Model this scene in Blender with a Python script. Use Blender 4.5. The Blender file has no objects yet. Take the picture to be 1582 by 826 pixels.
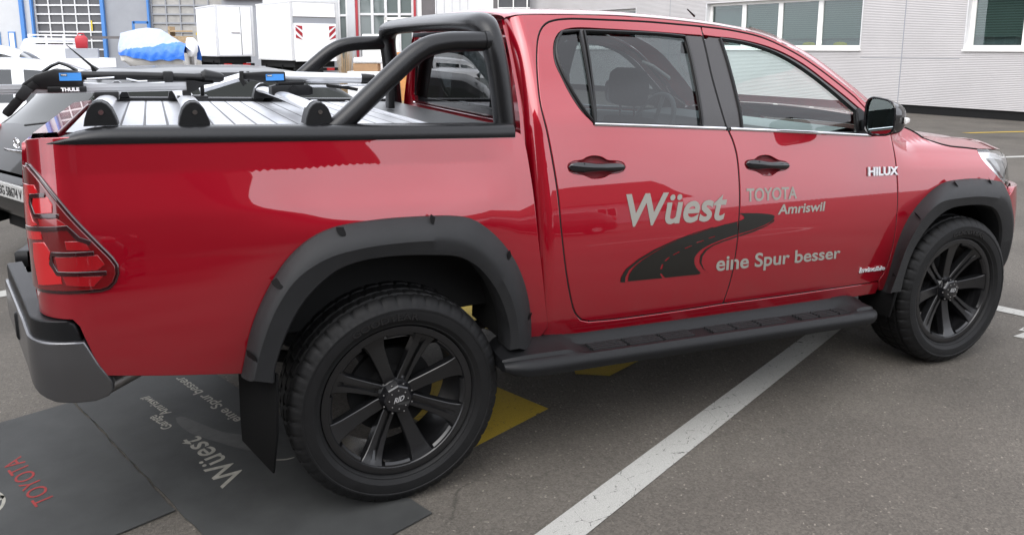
import bpy, bmesh, math, random
from mathutils import Vector, Matrix
from mathutils.geometry import delaunay_2d_cdt
random.seed(7)
R = math.radians
C = bpy.context.scene.collection
scene = bpy.context.scene

# ------------------------------------------------------------------ camera
YAW, PITCH, ROLL = .4376, .1748, .0016
CAM = Vector((-.7458, -3.5037, 1.6913))
cd = bpy.data.cameras.new('camera'); cam = bpy.data.objects.new('camera', cd); C.objects.link(cam)
fw = Vector((math.sin(YAW)*math.cos(PITCH), math.cos(YAW)*math.cos(PITCH), -math.sin(PITCH)))
rt = Vector((math.cos(YAW), -math.sin(YAW), 0)); up = rt.cross(fw)
r2 = rt*math.cos(ROLL)+up*math.sin(ROLL); u2 = up*math.cos(ROLL)-rt*math.sin(ROLL)
cam.matrix_world = Matrix(((r2.x, u2.x, -fw.x, CAM.x), (r2.y, u2.y, -fw.y, CAM.y), (r2.z, u2.z, -fw.z, CAM.z), (0, 0, 0, 1)))
cd.sensor_fit = 'HORIZONTAL'; cd.sensor_width = 36; cd.lens = 36*1182.2/1582
cd.shift_y = -(413-281.7)/1582
cd.clip_end = 2000; cd.clip_start = .05
scene.camera = cam

# ------------------------------------------------------------------ sky, sun, exposure
SUN_EL, SUN_AZ = R(50), R(-130)          # azimuth measured from +Y towards +X
world = bpy.data.worlds.new('World'); scene.world = world; world.use_nodes = True
wn = world.node_tree; wn.nodes.clear()
sky = wn.nodes.new('ShaderNodeTexSky'); sky.sky_type = 'NISHITA'; sky.sun_disc = False
sky.sun_elevation = SUN_EL; sky.sun_rotation = SUN_AZ
sky.air_density = 1.0; sky.dust_density = 4.0; sky.ozone_density = 1.0
hsv = wn.nodes.new('ShaderNodeHueSaturation'); hsv.inputs['Saturation'].default_value = .22
tc = wn.nodes.new('ShaderNodeTexCoord'); ns = wn.nodes.new('ShaderNodeTexNoise')
ns.inputs['Scale'].default_value = 2.2; ns.inputs['Detail'].default_value = 5; ns.inputs['Roughness'].default_value = .5
cr = wn.nodes.new('ShaderNodeMapRange'); cr.inputs[1].default_value = .35; cr.inputs[2].default_value = .65
cr.inputs[3].default_value = .84; cr.inputs[4].default_value = 1.16
cl = wn.nodes.new('ShaderNodeMix'); cl.data_type = 'RGBA'; cl.inputs[0].default_value = .72; cl.inputs[7].default_value = (6.75, 6.95, 7.55, 1)      # closed cloud cover over the sky
mu = wn.nodes.new('ShaderNodeMix'); mu.data_type = 'RGBA'; mu.blend_type = 'MULTIPLY'; mu.inputs[0].default_value = 1
bg = wn.nodes.new('ShaderNodeBackground'); bg.inputs['Strength'].default_value = .15
wo = wn.nodes.new('ShaderNodeOutputWorld')
L = wn.links.new
L(sky.outputs[0], hsv.inputs['Color']); L(tc.outputs['Generated'], ns.inputs['Vector']); L(ns.outputs[0], cr.inputs[0])
L(hsv.outputs[0], cl.inputs[6]); L(cl.outputs[2], mu.inputs[6]); L(cr.outputs[0], mu.inputs[7]); L(mu.outputs[2], bg.inputs['Color']); L(bg.outputs[0], wo.inputs[0])
sd = bpy.data.lights.new('sun', 'SUN'); sd.energy = .5; sd.angle = R(55); sd.color = (1, .965, .92)
sun = bpy.data.objects.new('sun', sd); C.objects.link(sun)
sdir = Vector((math.sin(SUN_AZ)*math.cos(SUN_EL), math.cos(SUN_AZ)*math.cos(SUN_EL), math.sin(SUN_EL)))
sun.rotation_euler = sdir.to_track_quat('Z', 'Y').to_euler()
vs = scene.view_settings; vs.view_transform = 'Standard'; vs.look = 'None'; vs.gamma = 1; vs.use_curve_mapping = False
vs.exposure = 1.35

# ------------------------------------------------------------------ materials
def nodes_mat(name):
    m = bpy.data.materials.new(name); m.use_nodes = True
    nt = m.node_tree; b = nt.nodes['Principled BSDF']
    return m, nt, b
def mat(name, col, rough=.5, metal=0., spec=.5, coat=0., coat_rough=.03, var=.0, vscale=8., bump=0., bscale=200., rvar=0., coat_ior=1.5, bdist=.002):
    m, nt, b = nodes_mat(name)
    b.inputs['Base Color'].default_value = (*col, 1); b.inputs['Roughness'].default_value = rough
    b.inputs['Metallic'].default_value = metal; b.inputs['Specular IOR Level'].default_value = spec
    b.inputs['Coat Weight'].default_value = coat; b.inputs['Coat Roughness'].default_value = coat_rough; b.inputs['Coat IOR'].default_value = coat_ior
    g = nt.nodes.new('ShaderNodeTexCoord'); lk = nt.links.new
    if var or rvar:
        n = nt.nodes.new('ShaderNodeTexNoise'); n.inputs['Scale'].default_value = vscale; n.inputs['Detail'].default_value = 6; n.inputs['Roughness'].default_value = .62
        lk(g.outputs['Object'], n.inputs['Vector'])
        if var:
            mr = nt.nodes.new('ShaderNodeMapRange'); mr.inputs[1].default_value = .3; mr.inputs[2].default_value = .7
            mr.inputs[3].default_value = 1-var; mr.inputs[4].default_value = 1+var
            mx = nt.nodes.new('ShaderNodeMix'); mx.data_type = 'RGBA'; mx.blend_type = 'MULTIPLY'; mx.inputs[0].default_value = 1
            mx.inputs[6].default_value = (*col, 1)
            lk(n.outputs[0], mr.inputs[0]); lk(mr.outputs[0], mx.inputs[7]); lk(mx.outputs[2], b.inputs['Base Color'])
        if rvar:
            mr = nt.nodes.new('ShaderNodeMapRange'); mr.inputs[1].default_value = .3; mr.inputs[2].default_value = .7
            mr.inputs[3].default_value = max(.02, rough-rvar); mr.inputs[4].default_value = rough+rvar
            lk(n.outputs[0], mr.inputs[0]); lk(mr.outputs[0], b.inputs['Roughness'])
    if bump:
        n2 = nt.nodes.new('ShaderNodeTexNoise'); n2.inputs['Scale'].default_value = bscale; n2.inputs['Detail'].default_value = 3
        bp = nt.nodes.new('ShaderNodeBump'); bp.inputs['Strength'].default_value = bump; bp.inputs['Distance'].default_value = bdist
        lk(g.outputs['Object'], n2.inputs['Vector']); lk(n2.outputs[0], bp.inputs['Height']); lk(bp.outputs[0], b.inputs['Normal'])
    return m
def glass_mat(name, tint, gloss=.04, ior=1.5):
    m = bpy.data.materials.new(name); m.use_nodes = True; nt = m.node_tree; nt.nodes.clear()
    o = nt.nodes.new('ShaderNodeOutputMaterial'); t = nt.nodes.new('ShaderNodeBsdfTransparent'); t.inputs[0].default_value = (*tint, 1)
    g = nt.nodes.new('ShaderNodeBsdfGlossy'); g.inputs['Roughness'].default_value = gloss; g.inputs['Color'].default_value = (1, 1, 1, 1)
    f = nt.nodes.new('ShaderNodeFresnel'); ge = nt.nodes.new('ShaderNodeNewGeometry'); im = nt.nodes.new('ShaderNodeMapRange')   # a thin pane reflects alike from both sides
    im.inputs[3].default_value = ior; im.inputs[4].default_value = 1/ior; nt.links.new(ge.outputs['Backfacing'], im.inputs[0]); nt.links.new(im.outputs[0], f.inputs[0]); x = nt.nodes.new('ShaderNodeMixShader')
    nt.links.new(f.outputs[0], x.inputs[0]); nt.links.new(t.outputs[0], x.inputs[1]); nt.links.new(g.outputs[0], x.inputs[2]); nt.links.new(x.outputs[0], o.inputs[0])
    return m
M = {}
M['red'] = mat('red_paint', (.27, .0007, .0095), rough=.32, metal=.42, spec=.15, coat=1, coat_rough=.012, coat_ior=1.75, var=.05, vscale=900)
def dusty(m):
    nt = m.node_tree; b = nt.nodes['Principled BSDF']; lk = nt.links.new; src = b.inputs['Base Color'].links[0].from_socket
    g = nt.nodes.new('ShaderNodeNewGeometry'); s = nt.nodes.new('ShaderNodeSeparateXYZ'); lk(g.outputs['Position'], s.inputs[0])
    r = nt.nodes.new('ShaderNodeMapRange'); r.inputs[1].default_value = .92; r.inputs[2].default_value = .48; r.inputs[3].default_value = 0; r.inputs[4].default_value = .10; lk(s.outputs[2], r.inputs[0])
    n = nt.nodes.new('ShaderNodeTexNoise'); n.inputs['Scale'].default_value = 7; n.inputs['Detail'].default_value = 8; n.inputs['Roughness'].default_value = .7; lk(g.outputs['Position'], n.inputs['Vector'])
    q = nt.nodes.new('ShaderNodeMapRange'); q.inputs[1].default_value = .38; q.inputs[2].default_value = .68; lk(n.outputs[0], q.inputs[0])
    k = nt.nodes.new('ShaderNodeMath'); k.operation = 'MULTIPLY'; lk(r.outputs[0], k.inputs[0]); lk(q.outputs[0], k.inputs[1])
    x = nt.nodes.new('ShaderNodeMix'); x.data_type = 'RGBA'; lk(k.outputs[0], x.inputs[0]); lk(src, x.inputs[6]); x.inputs[7].default_value = (.10, .085, .07, 1); lk(x.outputs[2], b.inputs['Base Color'])
    cr = nt.nodes.new('ShaderNodeMath'); cr.operation = 'MULTIPLY_ADD'; lk(k.outputs[0], cr.inputs[0]); cr.inputs[1].default_value = .9; cr.inputs[2].default_value = .012; lk(cr.outputs[0], b.inputs['Coat Roughness'])
dusty(M['red'])
M['red_in'] = mat('red_paint_inside', (.16, .003, .008), rough=.4, coat=.6)
M['black'] = mat('satin_black', (.0055, .0055, .006), rough=.38, spec=.35, bump=.15, bscale=900)
M['tube'] = mat('powder_coat_black', (.0052, .0053, .006), rough=.27, spec=.38, bump=.12, bscale=1400)
M['plastic'] = mat('flare_plastic', (.0125, .0128, .0135), rough=.52, spec=.28, bump=.35, bscale=1500, var=.12, vscale=12)
M['plastic_dark'] = mat('dark_plastic', (.0055, .0057, .0063), rough=.46, spec=.25, bump=.2, bscale=1200)
M['gloss_black'] = mat('gloss_black', (.008, .008, .009), rough=.06, spec=.6)
M['applique'] = mat('pillar_film', (.030, .0275, .027), rough=.25, spec=.5)
M['rubber'] = mat('tyre_rubber', (.0062, .0062, .0064), rough=.6, spec=.22, var=.25, vscale=25, bump=.2, bscale=500)
M['rim'] = mat('matt_black_alloy', (.0065, .0065, .007), rough=.27, spec=.5, bump=.06, bscale=900)
M['pocket'] = mat('flap_black_pocket_shade', (.004, .004, .004), rough=.7, spec=.1)  # one near-black for the painted pocket shade and the mud flaps
M['under'] = mat('underbody', (.010, .010, .010), rough=.8, spec=.2)
M['well'] = mat('wheel_well_liner', (.012, .012, .012), rough=.75, spec=.25)
M['steel'] = mat('dull_steel', (.25, .24, .23), rough=.45, metal=.9, var=.2, vscale=30)
M['steel_dark'] = mat('joint_grey', (.10, .10, .105), rough=.5)
M['chrome'] = mat('chrome', (.72, .72, .74), rough=.10, metal=1)
M['alu'] = mat('brushed_aluminium', (.70, .71, .73), rough=.34, metal=.85, rvar=.08, vscale=40)
M['silver'] = mat('silver_tube', (.60, .61, .63), rough=.35, metal=.6)
M['slat'] = mat('tonneau_slat', (.55, .56, .58), rough=.40, metal=.75, rvar=.06, vscale=20)
M['canister'] = mat('tonneau_canister', (.16, .165, .17), rough=.35, metal=.7)
M['letter'] = mat('silver_vinyl', (.23, .22, .195), rough=.5, metal=.0, spec=.3)
M['road_film'] = mat('dark_vinyl', (.010, .009, .007), rough=.45, spec=.25)
M['glass_dark'] = glass_mat('privacy_glass', (.18, .20, .21), .01, 1.55)
M['glass'] = glass_mat('clear_glass', (.88, .97, .95), .008, 1.5)
M['glass_lamp'] = glass_mat('lamp_glass', (.92, .94, .95), .01, 1.5)
M['glass_red'] = glass_mat('red_lamp_glass', (.95, .62, .62), .01, 1.5)
M['glass_office'] = glass_mat('office_glass', (.62, .70, .68), .01, 1.7)
M['trim'] = mat('interior_trim', (.14, .15, .148), rough=.7)
M['fabric'] = mat('seat_fabric', (.04, .04, .042), rough=.9, var=.2, vscale=60)
M['headliner'] = mat('headliner', (.35, .34, .32), rough=.9)
M['red_bright'] = mat('tail_lens_red', (.40, .0035, .007), rough=.12, coat=1)
M['red_dark'] = mat('tail_housing', (.045, .003, .004), rough=.08, coat=1)
M['smoke'] = mat('tail_smoke', (.022, .003, .004), rough=.12, coat=1)
M['red_deep'] = mat('tail_lens_dark_red', (.10, .0035, .005), rough=.1, coat=1)  # darker red of the lens body
M['red_mid'] = mat('tail_lens_deep_red', (.22, .005, .008), rough=.15, coat=1)
M['bumper_grey'] = mat('bumper_grey', (.13, .13, .135), rough=.25, metal=.8, spec=.5, bump=.08, bscale=900)
M['lampwhite'] = mat('lamp_reflector', (.8, .81, .83), rough=.15, metal=.85)
M['amber'] = mat('clear_indicator', (.75, .74, .72), rough=.15, coat=1)
M['mirror'] = mat('mirror_glass', (.62, .72, .72), rough=.01, metal=1)
M['badge'] = mat('badge_silver', (.55, .55, .56), rough=.3, metal=.25)
M['blue_label'] = mat('blue_label', (.05, .24, .62), rough=.35)
M['white_label'] = mat('white_print', (.78, .78, .78), rough=.5)
M['plate'] = mat('plate_white', (.42, .42, .41), rough=.35)  # white plate greyed: its shade is put into the colour
M['plate_ink'] = mat('plate_ink', (.02, .02, .02), rough=.5)
M['white_paint'] = mat('white_car_paint', (.78, .79, .80), rough=.25, coat=1, coat_rough=.02)
M['grey_paint'] = mat('dark_grey_car_paint', (.011, .0115, .0115), rough=.3, metal=.0, coat=1, coat_rough=.015)
M['dark_car_paint'] = mat('dark_car_paint', (.009, .0095, .0095), rough=.3, spec=.2, coat=.3, coat_rough=.02)
M['dark_car_glass'] = mat('dark_car_glass', (.010, .012, .009), rough=.04, spec=.25)
M['leaf'] = mat('leaf_green', (.045, .07, .02), rough=.6, var=.4, vscale=2)
M['bark'] = mat('bark', (.08, .06, .045), rough=.9)
M['car_glass'] = mat('car_glass', (.012, .015, .016), rough=.02, spec=.8)
M['lens'] = mat('lens_red', (.4, .01, .01), rough=.15, coat=1)
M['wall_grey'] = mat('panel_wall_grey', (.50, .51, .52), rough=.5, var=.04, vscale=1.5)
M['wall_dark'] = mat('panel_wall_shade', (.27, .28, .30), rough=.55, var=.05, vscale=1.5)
M['blue'] = mat('blue_steel', (.06, .20, .50), rough=.4)
M['frame_light'] = mat('light_frame', (.62, .62, .62), rough=.4, var=.06, vscale=5)
M['white_frame'] = mat('white_window_frame', (.80, .79, .76), rough=.35)
M['door_pane'] = mat('hazy_door_pane', (.085, .085, .09), rough=.2, var=.2, vscale=.8, spec=.4)
M['pane'] = mat('window_pane', (.13, .155, .15), rough=.04, spec=.8)
M['concrete'] = mat('concrete', (.33, .32, .30), rough=.85, var=.15, vscale=3)
M['pillar'] = mat('brown_grey_pillar', (.115, .105, .105), rough=.6, var=.1, vscale=4)
M['redpost'] = mat('red_post', (.35, .03, .04), rough=.5)
M['box_white'] = mat('box_body_white', (.93, .93, .94), rough=.3, var=.02, vscale=2)
M['tarp_white'] = mat('tarp_white', (.80, .82, .86), rough=.38, var=.05, vscale=4, bump=.5, bscale=5, bdist=.1)
M['tarp_blue'] = mat('tarp_blue', (.02, .13, .62), rough=.35, var=.15, vscale=5, bump=.5, bscale=5, bdist=.1)
M['hull'] = mat('boat_hull', (.70, .68, .64), rough=.35)
M['cardboard'] = mat('cardboard', (.36, .22, .12), rough=.85, var=.12, vscale=9)
M['orange'] = mat('orange_crate', (.55, .25, .08), rough=.7, var=.15, vscale=7)
M['wood'] = mat('pallet_wood', (.38, .28, .17), rough=.85, var=.25, vscale=12)
M['yellow'] = mat('yellow_paint_metal', (.65, .48, .03), rough=.5)
M['red_plain'] = mat('red_plastic', (.36, .015, .025), rough=.45)
M['brown_wall'] = mat('brown_plaster', (.075, .062, .052), rough=.85, var=.15, vscale=.7)
M['roof_tile'] = mat('roof_tiles', (.10, .05, .04), rough=.8, var=.25, vscale=5)
M['wrap'] = mat('plastic_wrap', (.72, .72, .72), rough=.25, var=.1, vscale=8, bump=.5, bscale=25, bdist=.02)

def tarp_mat():
    m, nt, b = nodes_mat('tarpaulin'); lk = nt.links.new
    g = nt.nodes.new('ShaderNodeTexCoord'); sp = nt.nodes.new('ShaderNodeSeparateXYZ'); lk(g.outputs['Object'], sp.inputs[0])
    n = nt.nodes.new('ShaderNodeTexNoise'); n.inputs['Scale'].default_value = 3; n.inputs['Detail'].default_value = 4; lk(g.outputs['Object'], n.inputs['Vector'])
    def op(o, x, y):
        q = nt.nodes.new('ShaderNodeMath'); q.operation = o
        for i, s in enumerate((x, y)):
            if isinstance(s, (int, float)): q.inputs[i].default_value = s
            else: lk(s, q.inputs[i])
        return q.outputs[0]
    e = op('ADD', op('ADD', sp.outputs[2], op('MULTIPLY', sp.outputs[0], .16)), op('MULTIPLY', op('SUBTRACT', n.outputs[0], .5), .35))
    t = op('GREATER_THAN', e, 1.70)
    mx = nt.nodes.new('ShaderNodeMix'); mx.data_type = 'RGBA'; mx.inputs[6].default_value = (.03, .16, .62, 1); mx.inputs[7].default_value = (.34, .39, .50, 1); lk(t, mx.inputs[0]); lk(mx.outputs[2], b.inputs['Base Color'])  # darker stretch of the hall wall, shade put into its colour
    b.inputs['Roughness'].default_value = .4
    n2 = nt.nodes.new('ShaderNodeTexNoise'); n2.inputs['Scale'].default_value = 2.6; n2.inputs['Detail'].default_value = 2; n2.inputs['Distortion'].default_value = 1.5; lk(g.outputs['Object'], n2.inputs['Vector'])
    bp = nt.nodes.new('ShaderNodeBump'); bp.inputs['Strength'].default_value = .5; bp.inputs['Distance'].default_value = .07; lk(n2.outputs[0], bp.inputs['Height']); lk(bp.outputs[0], b.inputs['Normal'])
    return m
M['tarp'] = tarp_mat()

def wear_paint(name, col, amount, under):
    m, nt, b = nodes_mat(name); lk = nt.links.new
    g = nt.nodes.new('ShaderNodeTexCoord'); n = nt.nodes.new('ShaderNodeTexNoise'); n.inputs['Scale'].default_value = 38; n.inputs['Detail'].default_value = 9; n.inputs['Roughness'].default_value = .72
    n2 = nt.nodes.new('ShaderNodeTexNoise'); n2.inputs['Scale'].default_value = 1.6; n2.inputs['Detail'].default_value = 3
    n3 = nt.nodes.new('ShaderNodeTexNoise'); n3.inputs['Scale'].default_value = 420; n3.inputs['Detail'].default_value = 3
    v = nt.nodes.new('ShaderNodeTexVoronoi'); v.feature = 'DISTANCE_TO_EDGE'; v.inputs['Scale'].default_value = 9
    vm = nt.nodes.new('ShaderNodeMapRange'); vm.inputs[1].default_value = 0; vm.inputs[2].default_value = .018; vm.inputs[3].default_value = .16; vm.inputs[4].default_value = 0
    a = nt.nodes.new('ShaderNodeMath'); a.operation = 'MULTIPLY_ADD'; a.inputs[1].default_value = .30
    ad = nt.nodes.new('ShaderNodeMath'); ad.operation = 'ADD'
    mr = nt.nodes.new('ShaderNodeMapRange'); mr.inputs[1].default_value = amount; mr.inputs[2].default_value = amount+.05
    mx = nt.nodes.new('ShaderNodeMix'); mx.data_type = 'RGBA'; mx.inputs[6].default_value = (*col, 1); mx.inputs[7].default_value = (*under, 1)
    mv = nt.nodes.new('ShaderNodeMix'); mv.data_type = 'RGBA'; mv.blend_type = 'MULTIPLY'; mv.inputs[0].default_value = 1
    m3 = nt.nodes.new('ShaderNodeMapRange'); m3.inputs[1].default_value = .35; m3.inputs[2].default_value = .65; m3.inputs[3].default_value = .72; m3.inputs[4].default_value = 1.08
    for q in (n, n2, n3, v): lk(g.outputs['Object'], q.inputs['Vector'])
    lk(n2.outputs[0], a.inputs[0]); lk(n.outputs[0], a.inputs[2]); lk(a.outputs[0], ad.inputs[0]); lk(v.outputs['Distance'], vm.inputs[0]); lk(vm.outputs[0], ad.inputs[1])
    lk(ad.outputs[0], mr.inputs[0]); lk(mr.outputs[0], mx.inputs[0]); lk(n3.outputs[0], m3.inputs[0]); lk(mx.outputs[2], mv.inputs[6]); lk(m3.outputs[0], mv.inputs[7]); lk(mv.outputs[2], b.inputs['Base Color'])
    b.inputs['Roughness'].default_value = .75; b.inputs['Specular IOR Level'].default_value = .3
    bp = nt.nodes.new('ShaderNodeBump'); bp.inputs['Strength'].default_value = .5; bp.inputs['Distance'].default_value = .003
    lk(n3.outputs[0], bp.inputs['Height']); lk(bp.outputs[0], b.inputs['Normal'])
    return m
M['line_white'] = wear_paint('worn_white_line', (.36, .355, .33), .78, (.06, .057, .053))
M['line_yellow'] = wear_paint('worn_yellow_paint', (.42, .29, .03), .80, (.06, .055, .045))
def asphalt():
    m, nt, b = nodes_mat('asphalt'); lk = nt.links.new
    g = nt.nodes.new('ShaderNodeTexCoord')
    def noise(s, d=4, r=.6):
        n = nt.nodes.new('ShaderNodeTexNoise'); n.inputs['Scale'].default_value = s; n.inputs['Detail'].default_value = d; n.inputs['Roughness'].default_value = r
        lk(g.outputs['Object'], n.inputs['Vector']); return n.outputs[0]
    def rng(x, a, b_, c, d):
        q = nt.nodes.new('ShaderNodeMapRange'); q.inputs[1].default_value = a; q.inputs[2].default_value = b_; q.inputs[3].default_value = c; q.inputs[4].default_value = d
        lk(x, q.inputs[0]); return q.outputs[0]
    def mul(x, y):
        q = nt.nodes.new('ShaderNodeMath'); q.operation = 'MULTIPLY'; lk(x, q.inputs[0]); lk(y, q.inputs[1]); return q.outputs[0]
    v = nt.nodes.new('ShaderNodeTexVoronoi'); v.inputs['Scale'].default_value = 130; lk(g.outputs['Object'], v.inputs['Vector'])
    sp = nt.nodes.new('ShaderNodeSeparateColor'); lk(v.outputs['Color'], sp.inputs[0])
    stone = rng(sp.outputs[0], 0, 1, .78, 1.25); bright = rng(sp.outputs[1], .980, .996, 1, 2.0)
    f = mul(mul(stone, bright), mul(rng(noise(300), .3, .7, .82, 1.18), rng(noise(1.1, 5), .3, .7, .82, 1.2)))
    f = mul(f, rng(noise(.13, 3), .3, .7, .85, 1.18)); f = mul(f, rng(noise(.75, 8, .7), .34, .46, .80, 1.0)); f = mul(f, rng(noise(3.3, 6, .7), .62, .74, 1.0, .72))
    vc = nt.nodes.new('ShaderNodeTexVoronoi'); vc.feature = 'DISTANCE_TO_EDGE'; vc.inputs['Scale'].default_value = .55
    nd = nt.nodes.new('ShaderNodeTexNoise'); nd.inputs['Scale'].default_value = 2.5; nd.inputs['Detail'].default_value = 6; lk(g.outputs['Object'], nd.inputs['Vector'])
    mxv = nt.nodes.new('ShaderNodeMix'); mxv.data_type = 'RGBA'; mxv.inputs[0].default_value = .35; lk(g.outputs['Object'], mxv.inputs[6]); lk(nd.outputs[1], mxv.inputs[7]); lk(mxv.outputs[2], vc.inputs['Vector'])
    crack = mul(rng(vc.outputs['Distance'], .0, .006, 1, 0), rng(noise(.5, 2), .60, .68, 0, 1))
    inv = nt.nodes.new('ShaderNodeMath'); inv.operation = 'MULTIPLY_ADD'; inv.inputs[1].default_value = -.6; inv.inputs[2].default_value = 1; lk(crack, inv.inputs[0])
    f = mul(f, inv.outputs[0])
    mx = nt.nodes.new('ShaderNodeMix'); mx.data_type = 'RGBA'; mx.blend_type = 'MULTIPLY'; mx.inputs[0].default_value = 1
    mx.inputs[6].default_value = (.076, .0675, .0570, 1); lk(f, mx.inputs[7]); lk(mx.outputs[2], b.inputs['Base Color'])
    b.inputs['Roughness'].default_value = .8; b.inputs['Specular IOR Level'].default_value = .35
    bp = nt.nodes.new('ShaderNodeBump'); bp.inputs['Strength'].default_value = .45; bp.inputs['Distance'].default_value = .005
    lk(v.outputs['Distance'], bp.inputs['Height']); lk(bp.outputs[0], b.inputs['Normal'])
    return m
M['asphalt'] = asphalt()
M['mat'] = mat('rubber_mat', (.026, .027, .026), rough=.75, var=.35, vscale=3.5, bump=.35, bscale=700)
M['mat_print'] = mat('mat_print', (.25, .24, .205), rough=.8, var=.2, vscale=40)
M['mat_print_dim'] = mat('mat_print_dim', (.06, .06, .057), rough=.8, var=.15, vscale=30)
M['mat_red'] = mat('mat_print_red', (.20, .014, .013), rough=.8, var=.2, vscale=40)
def siding():
    m, nt, b = nodes_mat('corrugated_metal'); lk = nt.links.new
    g = nt.nodes.new('ShaderNodeTexCoord'); w = nt.nodes.new('ShaderNodeTexWave'); w.wave_type = 'BANDS'; w.bands_direction = 'Z'; w.wave_profile = 'SIN'
    w.inputs['Scale'].default_value = 7.4; w.inputs['Distortion'].default_value = 0
    lk(g.outputs['Object'], w.inputs['Vector'])
    bp = nt.nodes.new('ShaderNodeBump'); bp.inputs['Strength'].default_value = .8; bp.inputs['Distance'].default_value = .006; lk(w.outputs[0], bp.inputs['Height']); lk(bp.outputs[0], b.inputs['Normal'])
    n = nt.nodes.new('ShaderNodeTexNoise'); n.inputs['Scale'].default_value = .8; n.inputs['Detail'].default_value = 5; lk(g.outputs['Object'], n.inputs['Vector'])
    mr = nt.nodes.new('ShaderNodeMapRange'); mr.inputs[1].default_value = .3; mr.inputs[2].default_value = .7; mr.inputs[3].default_value = .93; mr.inputs[4].default_value = 1.05; lk(n.outputs[0], mr.inputs[0])
    mx = nt.nodes.new('ShaderNodeMix'); mx.data_type = 'RGBA'; mx.blend_type = 'MULTIPLY'; mx.inputs[0].default_value = 1; mx.inputs[6].default_value = (.45, .432, .425, 1); lk(mr.outputs[0], mx.inputs[7]); lk(mx.outputs[2], b.inputs['Base Color'])
    b.inputs['Roughness'].default_value = .45; b.inputs['Metallic'].default_value = .2
    return m
M['siding'] = siding()
def blinds():
    m, nt, b = nodes_mat('blind_behind_glass'); lk = nt.links.new
    g = nt.nodes.new('ShaderNodeTexCoord'); w = nt.nodes.new('ShaderNodeTexWave'); w.wave_type = 'BANDS'; w.bands_direction = 'Z'; w.inputs['Scale'].default_value = 5.2; w.inputs['Distortion'].default_value = .6; w.inputs['Detail'].default_value = 2
    lk(g.outputs['Object'], w.inputs['Vector'])
    r = nt.nodes.new('ShaderNodeValToRGB'); r.color_ramp.elements[0].color = (.10, .125, .12, 1); r.color_ramp.elements[1].color = (.23, .27, .26, 1)
    lk(w.outputs[0], r.inputs[0]); lk(r.outputs[0], b.inputs['Base Color']); b.inputs['Roughness'].default_value = .5
    return m
M['blind'] = blinds()

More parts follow.
